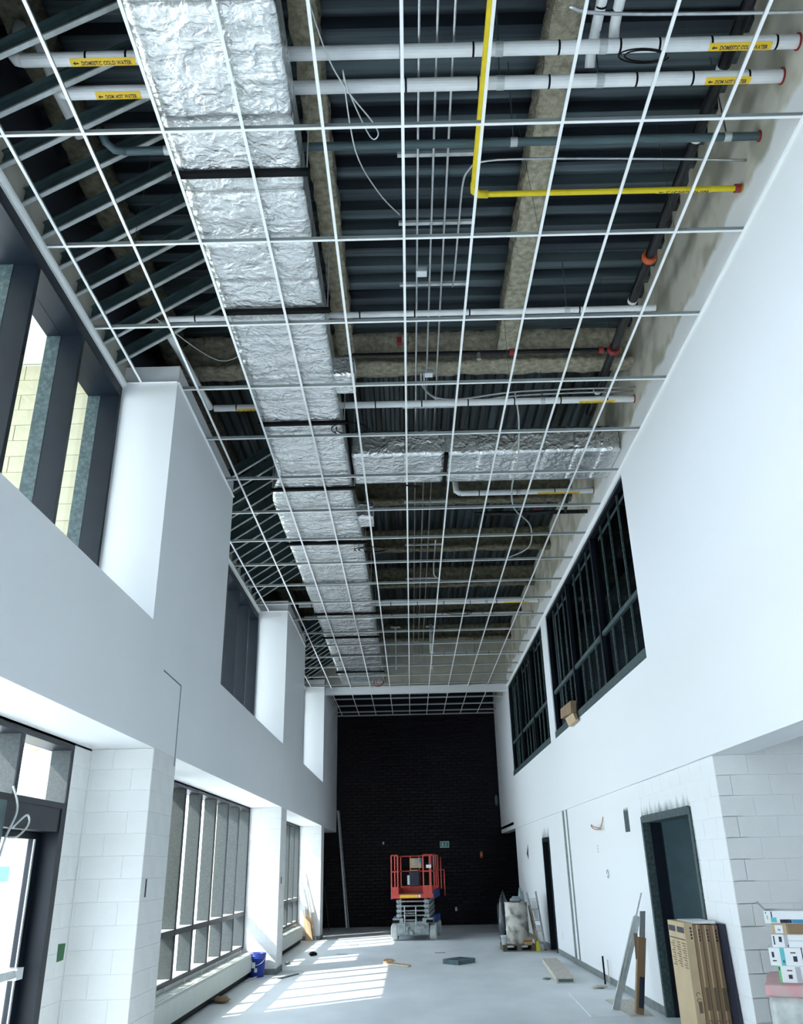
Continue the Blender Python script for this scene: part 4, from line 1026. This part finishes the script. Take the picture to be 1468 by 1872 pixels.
# --- plank, sheets, rods on the floor at the right
q = MB(); q.prism([(2.32, 15.33, 0.0), (2.62, 15.30, 0.0), (2.83, 18.4, 0.0), (2.54, 18.42, 0.0)], (0, 0, 0.012)); q.prism([(2.32, 15.33, 0.012), (2.62, 15.30, 0.012), (2.83, 18.4, 0.012), (2.54, 18.42, 0.012)], (0, 0, 0.07))
pk = thing('scaffold_plank', 'long pale box plank lying on the floor by the right wall', 'plank', (2.57, 16.8, 0))
q.build('plank_body', 'plank', pk)
u = Vector((0.30, -0.03, 0)).normalized()
MB().obox((2.47, 15.312, 0.042), u * 0.12, Vector((0, 0.004, 0)), (0, 0, 0.022)).build('hollow_end', 'galv_dark', pk)
tag(MB().prism([(2.22, 12.06, 0), (2.70, 12.06, 0), (2.66, 14.15, 0), (2.31, 14.13, 0)], (0, 0, 0.012)).build('board_sheet', 'floor'), 'thin grey board lying flat left of the leaning steel strips', 'board')
tag(MB().prism([(2.705, 12.0, 0), (3.0, 11.99, 0), (3.08, 13.4, 0), (2.70, 13.45, 0)], (0, 0, 0.01)).build('board_sheet', 'plank'), 'thin pale board lying flat under the leaning steel strips', 'board')
tag(MB().lathe([(0.014, 0), (0.014, 0.40)], (3.06, 15.1, 0), 10).build('pipe_stub', 'black'), 'short black pipe stub standing at the right wall base', 'pipe stub')
tag(MB().lathe([(0.009, 0), (0.009, 0.36)], (3.10, 14.95, 0), 8).build('pipe_stub', 'plank'), 'thin pale rod standing beside the black pipe stub', 'rod')
lumpy('work_glove', 'crumpled pale glove on the floor before the black pipe stub', 'glove', (2.88, 14.66, 0.025), 0.11, 0.07, 0.022, 'plank', 2)
lumpy('cloth_scrap', 'dark scrap on the floor beside the long plank', 'scrap', (2.24, 15.86, 0.015), 0.07, 0.05, 0.014, 'joint_grey', 4)
# --- leaning steel strips and their carton
ls = thing('steel_strip', 'galvanised drywall track leaning left of the opened long carton', 'steel strip', (2.65, 12.5, 0))
a, b = Vector((2.62, 12.45, 0.015)), Vector((3.10, 12.62, 1.10))
for k in (-1, 1): MB().bar(a + Vector((0.045 * k, 0, 0)), b + Vector((0.03 * k - 0.03, 0.0, 0)), 0.006, 0.05, (0, 1, 0)).build('track_flange', 'galv', ls)
MB().bar(a, b, 0.09, 0.004, (0, 1, 0)).build('track_web', 'galv', ls)
tag(MB().bar((2.64, 12.56, 0.01), (3.12, 12.35, 1.40), 0.02, 0.006, (0, 1, 0)).build('steel_strip', 'galv'), 'thin steel angle, tallest of the strips leaning at the near doorway', 'steel strip')
lc = thing('long_carton', 'opened long brown carton holding upright steel tracks at the near doorway', 'carton', (2.86, 12.1, 0))
d0, d1 = Vector((2.84, 12.10, 0.02)), Vector((2.985, 12.10, 0.88))
MB().bar(d0, d1, 0.10, 0.085, (0, 1, 0)).build('carton_tube', 'card', lc)
dd = (d1 - d0)
MB().bar(d0 + dd * 0.08 + Vector((0.012, -0.048, 0)), d0 + dd * 0.48 + Vector((0.012, -0.048, 0)), 0.06, 0.004, (0, 1, 0)).build('black_print', 'ink', lc)
for k in range(3): MB().bar(d1 + Vector((-0.025 + 0.025 * k, -0.02, -0.02)), d1 + dd * 0.36 + Vector((-0.025 + 0.025 * k, -0.02, 0)), 0.018, 0.03, (0, 1, 0)).build('steel_track', 'steel', lc)
MB().bar(d1 + Vector((-0.07, 0, 0.05)), d1 + Vector((-0.09, -0.03, -0.25)), 0.05, 0.004, (0, 1, 0)).build('torn_flap', 'brown_paper', lc)

# --- tall cartons at the near doorway
box_d = [('tall brown carton with print on its broad side, leftmost of the row of four', 2.765, 0.088, 1.205),
         ('second tall brown carton from the left in the row of four', 2.856, 0.082, 1.185),
         ('third tall brown carton from the left in the row of four', 2.941, 0.082, 1.18),
         ('tall brown carton nearest the right wall in the row of four', 3.026, 0.090, 1.175)]
for k, (lab, x, wd, h) in enumerate(box_d):
    t = thing('tall_carton', lab, 'carton', (x + wd / 2, 9.40, 0), group='tall cartons at the near doorway')
    y0 = 9.40 + 0.01 * k
    bevel(bx('carton_body', 'card' if k else 'card_tan', x, x + wd, y0, y0 + 0.58, 0, h, t), 0.004)
    bx('tape_strip', 'card_tan', x + wd * 0.42, x + wd * 0.58, y0 - 0.001, y0, 0.02, h - 0.002, t)
    for j_ in range(4):
        bx('print_mark', 'ink', x + wd * 0.62, x + wd * 0.82, y0 - 0.002, y0, h - 0.062 - 0.03 * j_, h - 0.042 - 0.03 * j_, t)
    zc_ = h - (0.64 if k == 0 else 0.86)
    for j_ in range(2):
        MB().tube(coil((x + wd * 0.55, y0 - 0.002, zc_ - 0.05 * j_), 0.018, 16, (1, 0, 0), (0, 0, 1), 0.7, 0), 0.003, 4).build('print_mark', 'ink_soft', t)
    bx('print_bar', 'ink_soft', x + wd * 0.45, x + wd * 0.85, y0 - 0.002, y0, h - (0.80 if k == 0 else 0.76), h - (0.70 if k == 0 else 0.56), t)
    if k == 0:
        for (a, b) in ((0.02, 0.26), (0.32, 0.56)): bx('print_block', 'ink', x - 0.001, x, y0 + a, y0 + b, h - 0.10, h - 0.045, t)
        bx('print_line', 'ink', x - 0.001, x, y0 + 0.02, y0 + 0.56, h - 0.165, h - 0.155, t)
        for c_ in range(3):
            for r_ in range(11): bx('print_line', 'ink_soft', x - 0.001, x, y0 + 0.03 + 0.19 * c_, y0 + 0.16 + 0.19 * c_ - 0.03 * ((r_ * 7 + c_) % 3), h - 0.20 - 0.022 * r_, h - 0.19 - 0.022 * r_, t)
tag(MB().box(2.86, 3.10, 9.44, 9.94, 1.19, 1.21).build('paper_wad', 'white_card'), 'pale paper sheet lying across the tops of the tall cartons', 'paper')
tag(MB().prism([(3.122, 9.20, 0), (3.155, 9.20, 0), (3.155, 9.39, 0), (3.122, 9.39, 0)], (0, 0.10, 1.19)).build('dark_panel', 'ink'), 'dark panel standing against the right wall beside the tall cartons', 'panel')

# --- carton stack on the right
TH = math.radians(-24)
BX0 = Vector((2.88, 7.74, 0))
def stack_thing(name, label, cat, x, y, z, group=None):
    c, s_ = math.cos(TH), math.sin(TH)
    return thing(name, label, cat, (BX0.x + c * x - s_ * y, BX0.y + s_ * x + c * y, z), TH, group)
pw_ = stack_thing('wrapped_pallet', 'plastic wrapped pallet load with a pink band under the white cartons', 'pallet load', 0, 0, 0)
q = MB(); n = 24
def wrapped(z0, z1, grow, m, name, bulge=0.015):
    q = MB(); ring = []
    W_, D_ = 1.1, 0.9
    per = [(u * W_, 0) for u in [k / 20 for k in range(20)]] + [(W_, v * D_) for v in [k / 12 for k in range(12)]] + [(W_ - u * W_, D_) for u in [k / 20 for k in range(20)]] + [(0, D_ - v * D_) for v in [k / 12 for k in range(12)]]
    rows_ = 10
    for r in range(rows_ + 1):
        z = z0 + (z1 - z0) * r / rows_
        e = 1 - 0.02 * (r in (0, rows_))
        for (x, y) in per:
            k = bulge * noise.noise(Vector((x * 5, y * 5, z * 9))) + grow
            cx, cy = W_ / 2, D_ / 2; d = Vector((x - cx, y - cy, 0)).normalized()
            q.v.append((cx + (x - cx) * e + d.x * k, cy + (y - cy) * e + d.y * k, z))
    m_ = len(per)
    for r in range(rows_):
        for j in range(m_):
            j2 = (j + 1) % m_; q.f.append((r * m_ + j, r * m_ + j2, (r + 1) * m_ + j2, (r + 1) * m_ + j))
    q.f.append(tuple(range(m_))[::-1]); q.f.append(tuple(range(rows_ * m_, rows_ * m_ + m_)))
    return q.build(name, m, pw_, local=True, smooth=True)
wrapped(0.12, 0.76, 0.0, 'clear_wrap', 'wrapped_load', 0.03); wrapped(0.755, 0.845, 0.02, 'pink_wrap', 'pink_band', 0.02)
for k in range(3): MB().box(0.05 + 0.45 * k, 0.15 + 0.45 * k, 0.02, 0.88, 0.0, 0.12).build('pallet_block', 'pallet_wood', pw_, local=True)
def carton(label, x, y, z, w_, d_, h, m, prints=()):
    t = stack_thing('carton', label, 'carton', x, y, z, 'cartons stacked on the wrapped pallet')
    bevel(MB().box(0, w_, 0, d_, 0, h).build('carton_body', m, t, local=True), 0.003)
    for (mm, a, b, c, d) in prints: MB().box(a, b, -0.0012, 0, c, d).build('print', mm, t, local=True)
    return t
carton('white carton with green ends, lowest of the stack on the pink band', 0.11, 0.10, 0.846, 0.235, 0.3, 0.125, 'white_card', (('green_print', 0, 0.018, 0.0, 0.12), ('green_print', 0.205, 0.228, 0.0, 0.122), ('ink', 0.07, 0.10, 0.03, 0.06), ('ink_soft', 0.065, 0.105, 0.085, 0.095), ('grey_print', 0.13, 0.17, 0.005, 0.118), ('ink', 0.004, 0.014, 0.09, 0.115)))
carton('white carton at the right edge of the lowest row', 0.35, 0.10, 0.846, 0.30, 0.3, 0.125, 'white_card', (('green_print', 0, 0.02, 0, 0.12), ('ink', 0.1, 0.13, 0.04, 0.07)))
carton('white carton with a cyan stripe in the second row of the stack', 0.06, 0.09, 0.972, 0.25, 0.3, 0.132, 'white_card', (('cyan_print', 0.085, 0.12, 0.0, 0.13), ('ink', 0.02, 0.038, 0.06, 0.10), ('ink_soft', 0.02, 0.05, 0.03, 0.04), ('ink', 0.18, 0.21, 0.03, 0.07), ('ink_soft', 0.165, 0.205, 0.09, 0.10), ('ink', 0.098, 0.112, 0.02, 0.04)))
carton('white carton at the right edge of the second row', 0.318, 0.09, 0.972, 0.32, 0.3, 0.132, 'white_card', (('ink', 0.1, 0.13, 0.04, 0.07),))
carton('white carton with a grey panel under the tan carton', 0.10, 0.10, 1.105, 0.46, 0.3, 0.098, 'white_card', (('grey_print', 0.095, 0.125, 0.0, 0.096), ('ink', 0.012, 0.022, 0.02, 0.085), ('ink', 0.055, 0.078, 0.04, 0.08), ('ink', 0.115, 0.125, 0.005, 0.02), ('grey_print', 0.13, 0.45, 0.048, 0.052)))
carton('tan cardboard carton with a white label near the stack top', 0.115, 0.085, 1.204, 0.42, 0.3, 0.078, 'card_tan', (('white_card', 0.025, 0.085, 0.008, 0.068), ('ink', 0.045, 0.065, 0.025, 0.04), ('ink', 0.118, 0.122, 0.0, 0.077), ('card', 0.128, 0.42, 0.0, 0.077)))
ob = stack_thing('open_carton', 'opened white carton with blue print on the stack top', 'carton', 0.07, 0.13, 1.283)
MB().box(0, 0.45, 0, 0.01, 0, 0.095).build('carton_side', 'white_card', ob, local=True); MB().box(0, 0.45, 0.27, 0.28, 0, 0.10).build('carton_side', 'white_card', ob, local=True)
MB().box(0, 0.01, 0.01, 0.27, 0, 0.10).build('carton_side', 'white_card', ob, local=True); MB().box(0.44, 0.45, 0.01, 0.27, 0, 0.10).build('carton_side', 'white_card', ob, local=True); MB().box(0.01, 0.44, 0.01, 0.27, 0, 0.01).build('carton_bottom', 'white_card', ob, local=True)
MB().prism([(0, 0, 0.10), (-0.05, 0.01, 0.16), (-0.05, 0.27, 0.16), (0, 0.28, 0.10)], (0.004, 0, 0.0)).build('carton_flap', 'white_card', ob, local=True)
for (mm, a, b, c, d) in (('ink', 0.12, 0.21, 0.003, 0.03), ('cyan_print', 0.135, 0.195, 0.01, 0.022), ('blue_print', 0.212, 0.30, 0.003, 0.03), ('cyan_print', 0.05, 0.095, 0.008, 0.045), ('ink', 0.055, 0.065, 0.045, 0.09), ('green_print', 0.02, 0.028, 0.03, 0.06), ('ink', 0.012, 0.02, 0.075, 0.085)): MB().box(a, b, -0.0012, 0, c, d).build('print', mm, ob, local=True)

# --- loose things on the floor
q = thing('flat_box', 'dark grey flat box lying on the open floor', 'box', (0.9, 18.75, 0), math.radians(0))
bevel(MB().prism([(0.58, 18.64, 0), (0.87, 18.30, 0), (1.24, 18.72, 0), (0.95, 19.06, 0)], (0, 0, 0.085)).build('box_body', 'galv_dark', q), 0.006)
bx('box_label', 'grey_print', 0.60, 0.601, 18.6, 18.61, 0.03, 0.05, q)
t = thing('timber_offcut', 'pair of pale timber sticks with a scrap at one end on the floor', 'timber', (-0.33, 18.5, 0))
MB().bar((-0.52, 18.85, 0.02), (-0.07, 18.24, 0.02), 0.04, 0.03).build('stick', 'wood', t); MB().bar((-0.60, 18.70, 0.02), (-0.10, 18.15, 0.015), 0.04, 0.025).build('stick', 'plank', t)
MB().tube(coil((-0.5, 18.85, 0.05), 0.09, 30, (1, 0, 0), (0, 1, 0.2), 2.3, 0.3), 0.012, 6).build('rope_scrap', 'wood', t)
tag(MB().bar((-2.41, 16.72, 0.008), (-2.16, 17.41, 0.008), 0.06, 0.015).build('metal_strip', 'galv_dark'), 'thin grey metal strip lying on the floor in front of the pail', 'metal strip')
lumpy('work_boot', 'dark brown cloth bundle on the floor beside the long heater', 'cloth', (-2.86, 13.97, 0.045), 0.13, 0.10, 0.045, 'brown_paper', 12)
tag(MB().tube([(-2.96, 16.35, 0.01), (-2.92, 16.6, 0.015), (-2.86, 16.98, 0.02)], 0.012, 6).build('bent_rod', 'galv'), 'bent rod lying between the pail and the heater end', 'rod')
lumpy('plaster_lump', 'small black wedge shaped scrap past the middle pilaster', 'scrap', (-2.27, 20.9, 0.04), 0.09, 0.07, 0.045, 'black', 15)
lumpy('plaster_lump', 'dark scrap lying at the far foot of the middle pilaster', 'scrap', (-2.60, 19.2, 0.03), 0.05, 0.10, 0.03, 'joint_grey', 16)
for k, (x, y, lab) in enumerate(((-1.5, 23.4, 'thin dark sliver on the sunlit floor left of the lift'), (-1.62, 21.06, 'thin dark sliver on the floor short of the sunlit stripes'), (0.6, 20.93, 'thin dark sliver on the floor in front of the lift'))):
    tag(bx('floor_sliver', 'joint_grey', x - 0.12, x + 0.12, y - 0.02, y + 0.02, 0, 0.008), lab, 'scrap')
# --- poles and boards at the far end, left
pl_ = thing('leaning_pole', 'long pale steel stud leaning on the dark brick wall', 'pole', (-2.12, 29.8, 0))
MB().bar((-2.15, 29.85, 0.01), (-2.52, 30.33, 3.65), 0.055, 0.03, (0, 1, 0)).build('stud_web', 'galv', pl_); MB().bar((-2.08, 29.85, 0.01), (-2.47, 30.33, 3.62), 0.012, 0.05, (0, 1, 0)).build('stud_lip', 'steel', pl_)
tag(MB().bar((-2.67, 29.2, 0.01), (-2.95, 30.33, 1.25), 0.03, 0.02, (0, 1, 0)).build('leaning_pole', 'galv_dark'), 'short dark pole leaning at the left end of the brick wall', 'pole')
tag(MB().prism([(-2.94, 25.12, 0.01), (-2.70, 25.05, 0.01), (-2.80, 25.26, 0.78), (-3.03, 25.28, 0.75)], (0, 0.02, 0)).build('leaning_board', 'wood'), 'orange brown board leaning on the far pilaster, in front', 'board')
tag(MB().prism([(-2.90, 25.02, 0.01), (-2.72, 24.98, 0.01), (-2.82, 25.12, 0.45), (-2.98, 25.14, 0.62)], (0, 0.012, 0)).build('leaning_board', 'card_tan'), 'torn cardboard piece leaning on the orange brown board', 'cardboard')
for k, (xa_, xb2, h, lab) in enumerate(((-2.66, -2.98, 1.5, 'outermost pale strip leaning on the far pilaster'), (-2.72, -3.02, 1.72, 'tallest pale strip leaning on the far pilaster'), (-2.80, -3.06, 1.30, 'third pale strip leaning on the far pilaster'), (-2.86, -3.13, 1.5, 'pale strip closest to the window, leaning on the far pilaster'))):
    tag(MB().bar((xa_, 25.16, 0.01), (xb2, 25.32, h), 0.03, 0.012, (0, 1, 0)).build('trim_strip', 'pipe_white' if k % 2 else 'galv'), lab, 'strip', 'strips leaning on the far pilaster')

# --- on the brick wall
ex = thing('exit_sign', 'green running man exit sign with a pale frame on the dark brick wall', 'exit sign', (1.15, YB - 0.02, CH + 0.6))
bx('sign_frame', 'pipe_white', 0.99, 1.31, YB - 0.05, YB - 0.013, CH + 0.60, CH + 0.80, ex)
bx('sign_face', 'exit_green', 1.01, 1.29, YB - 0.054, YB - 0.05, CH + 0.62, CH + 0.78, ex)
bx('door_symbol', 'pipe_white', 1.06, 1.10, YB - 0.056, YB - 0.054, CH + 0.64, CH + 0.76, ex)
MB().lathe([(0.014, 0), (0.014, 0.002)], (1.20, YB - 0.056, CH + 0.745), 10, 'y').build('figure_symbol', 'pipe_white', ex)
MB().bar((1.19, YB - 0.055, CH + 0.725), (1.18, YB - 0.055, CH + 0.685), 0.02, 0.002, (0, 1, 0)).build('figure_symbol', 'pipe_white', ex)
MB().bar((1.185, YB - 0.055, CH + 0.69), (1.21, YB - 0.055, CH + 0.645), 0.012, 0.002, (0, 1, 0)).build('figure_symbol', 'pipe_white', ex)
MB().bar((1.18, YB - 0.055, CH + 0.69), (1.15, YB - 0.055, CH + 0.65), 0.012, 0.002, (0, 1, 0)).build('figure_symbol', 'pipe_white', ex)
fa = thing('alarm_box', 'small red alarm box on the dark brick wall right of the exit sign', 'alarm', (2.39, YB - 0.03, CH + 0.25)); bevel(bx('box_body', 'orange_red', 2.34, 2.44, YB - 0.06, YB - 0.013, CH + 0.25, CH + 0.45, fa), 0.008); bx('box_lever', 'white_card', 2.37, 2.41, YB - 0.064, YB - 0.06, CH + 0.33, CH + 0.36, fa)
tag(bx('outlet_plate', 'pipe_white', 1.42, 1.49, YB - 0.02, YB - 0.012, CH - 1.36, CH - 1.24), 'pale outlet plate low on the brick wall right of the lift', 'outlet')
tag(bx('outlet_plate', 'galv', -0.98, -0.92, YB - 0.025, YB - 0.012, CH + 0.74, CH + 0.83), 'small pale bracket on the brick wall above the lift, left', 'bracket')
lumpy('plaster_splash', 'pale paint splash on the brick beside the right bulkhead edge', 'splash', (3.02, YB - 0.02, CH + 2.1), 0.055, 0.008, 0.16, 'galv_dark', 21)
# --- on the right wall
t = thing('wall_chase', 'dark ragged rectangular opening in the right wall before the near doorway', 'opening', (XR2, 12.85, CH + 0.41))
bx('opening_back', 'frame_dusty', XR2 - 0.003, XR2, 12.70, 12.97, CH + 0.41, CH + 0.74, t)
for k in range(5): MB().prism([(XR2 - 0.005, 12.70 + 0.054 * k, CH + 0.745), (XR2 - 0.005, 12.754 + 0.054 * k, CH + 0.745), (XR2 - 0.005, 12.727 + 0.054 * k, CH + 0.69 + 0.02 * (k % 2))], (0.002, 0, 0)).build('ragged_edge', 'paint', t)
cable('pigtail of copper cable hanging from the right wall', [(XR2, 14.38, CH + 0.70), (XR2 - 0.03, 14.38, CH + 0.6), (XR2 - 0.06, 14.42, CH + 0.53), (XR2 - 0.12, 14.62, CH + 0.56), (XR2 - 0.1, 14.9, CH + 0.60), (XR2 - 0.08, 14.95, CH + 0.56), (XR2 - 0.08, 14.7, CH + 0.52), (XR2 - 0.06, 14.40, CH + 0.51)], 0.009, 'copper')
for k, (y, z, lab) in enumerate(((15.04, 0.225, 'row of dark fixing holes on the right wall below the copper pigtail'), (19.48, -1.38, 'row of dark fixing holes low on the right wall past the grey strips'))):
    t = thing('fixing_holes', lab, 'fixing holes', (XR2, y, CH + z))
    for d in (-0.045, 0, 0.045): MB().lathe([(0.012, -0.003), (0.012, 0.0)], (XR2, y, CH + z + d), 8, 'x').build('fixing_hole', 'ink', t)
tag(MB().tube(coil((XR2 - 0.006, 14.47, CH - 0.16), 0.06, 24, (0, 1, 0), (0, 0, 1), 0.95, 0), 0.004, 6).build('pencil_ring', 'joint_grey'), 'small grey ring mark on the right wall before the doorway', 'mark')
tag(MB().prism([(XR2 - 0.003, 23.95, CH + 0.50), (XR2 - 0.003, 24.02, CH + 0.50), (XR2 - 0.003, 24.04, CH + 0.14), (XR2 - 0.003, 24.35, CH + 0.28)], (0.003, 0, 0)).build('wall_slit', 'ink'), 'dark ragged slit in the right wall beyond the far doorway', 'opening')
# brown paper caught on the interior window sill
bp_ = thing('paper_bag', 'brown paper bag hanging on the sill of the nearer interior window', 'paper bag', (XR - 0.1, 15.9, CH + 2.45))
MB().prism([(XR - 0.03, 15.35, CH + 2.55), (XR - 0.03, 16.45, CH + 2.62), (XR - 0.03, 16.4, CH + 2.80), (XR - 0.03, 15.3, CH + 2.76)], (-0.10, 0, 0)).build('bag_body', 'brown_paper', bp_)
MB().prism([(XR - 0.03, 15.2, CH + 2.40), (XR - 0.03, 15.9, CH + 2.38), (XR - 0.03, 16.2, CH + 2.58), (XR - 0.03, 15.4, CH + 2.56)], (-0.06, 0, 0)).build('torn_edge', 'card_tan', bp_)
# --- near left details
tag(MB().prism([(XW + 0.001, 8.30, CH - 0.57), (XW + 0.001, 8.47, CH - 0.575), (XW + 0.001, 8.46, CH - 0.71), (XW + 0.001, 8.31, CH - 0.715)], (0.002, 0, 0)).build('tape_patch', 'green_tape'), 'patch of green tape on the white block wall by the entrance', 'tape')
tag(bx('wall_slot', 'ink', XL, XL + 0.003, 8.66, 8.70, CH - 0.21, CH - 0.05), 'narrow dark slot in the near pilaster side', 'slot')
tag(bx('wall_slot', 'ink', XL, XL + 0.003, 17.62, 17.72, CH - 0.24, CH - 0.12), 'narrow dark slot in the middle pilaster side', 'slot')
cable('grey cable looping down in front of the entrance transom', [(-3.16, 6.84, CH + 0.66), (-3.12, 6.86, CH + 0.55), (-3.10, 6.84, CH + 0.46), (-3.08, 6.74, CH + 0.36), (-3.08, 6.68, CH + 0.28), (-3.08, 6.64, CH + 0.18), (-3.08, 6.58, CH + 0.0), (-3.08, 6.6, CH - 0.25)], 0.009, 'galv')
cable('small cable loop hanging at the entrance door head', [(-3.06, 6.72, CH + 0.34), (-3.04, 6.88, CH + 0.44), (-3.03, 6.93, CH + 0.41), (-3.03, 6.90, CH + 0.35), (-3.04, 6.78, CH + 0.28), (-3.05, 6.66, CH + 0.27)], 0.008, 'galv')
tag(bevel(bx('control_box', 'galv_dark', -3.20, -3.10, 6.25, 6.66, CH + 0.14, CH + 0.54), 0.01), 'grey green metal box at the left picture edge by the entrance', 'metal box')
# drywall patch edge on the left bulkhead over the near pilaster
pe = struct(MB().box(XL, XL + 0.003, 9.30, 9.325, CH + 1.07, CH + 1.95).build('trim_5', 'joint_grey'))
struct(MB().bar((XL + 0.0015, 8.60, CH + 1.965), (XL + 0.0015, 9.31, CH + 1.945), 0.003, 0.016).build('trim_6', 'joint_grey'))

# --- outdoors beyond the entrance
ob_ = thing('far_building', 'long white building with a blue band seen through the entrance door', 'building', (-30, 54, 0))
bx('building_wall', 'paint', -60, -14, 50, 62, -0.1, 4.5, ob_); bx('blue_band', 'blue_print', -60, -14, 49.95, 50, 1.5, 2.3, ob_); bx('building_roof', 'snow', -60.5, -13.5, 49.6, 62.4, 4.5, 4.9, ob_)
tr = thing('bare_tree', 'leafless tree outside the entrance door', 'tree', (-17, 33, -0.1))
def branch(p, d, l, r, dep, q):
    e = p + d * l; q.tube([p, p.lerp(e, 0.5) + Vector((random.uniform(-.05, .05), random.uniform(-.05, .05), 0)) * l, e], [r, r * 0.8, r * 0.6], 5)
    if dep:
        for k in range(3):
            nd = (d + Vector((random.uniform(-.7, .7), random.uniform(-.7, .7), random.uniform(-.1, .4)))).normalized(); branch(e, nd, l * 0.68, r * 0.55, dep - 1, q)
q = MB(); branch(Vector((-17, 33, -0.1)), Vector((0, 0, 1)), 1.8, 0.14, 4, q); q.build('trunk_and_branches', 'bark', tr)
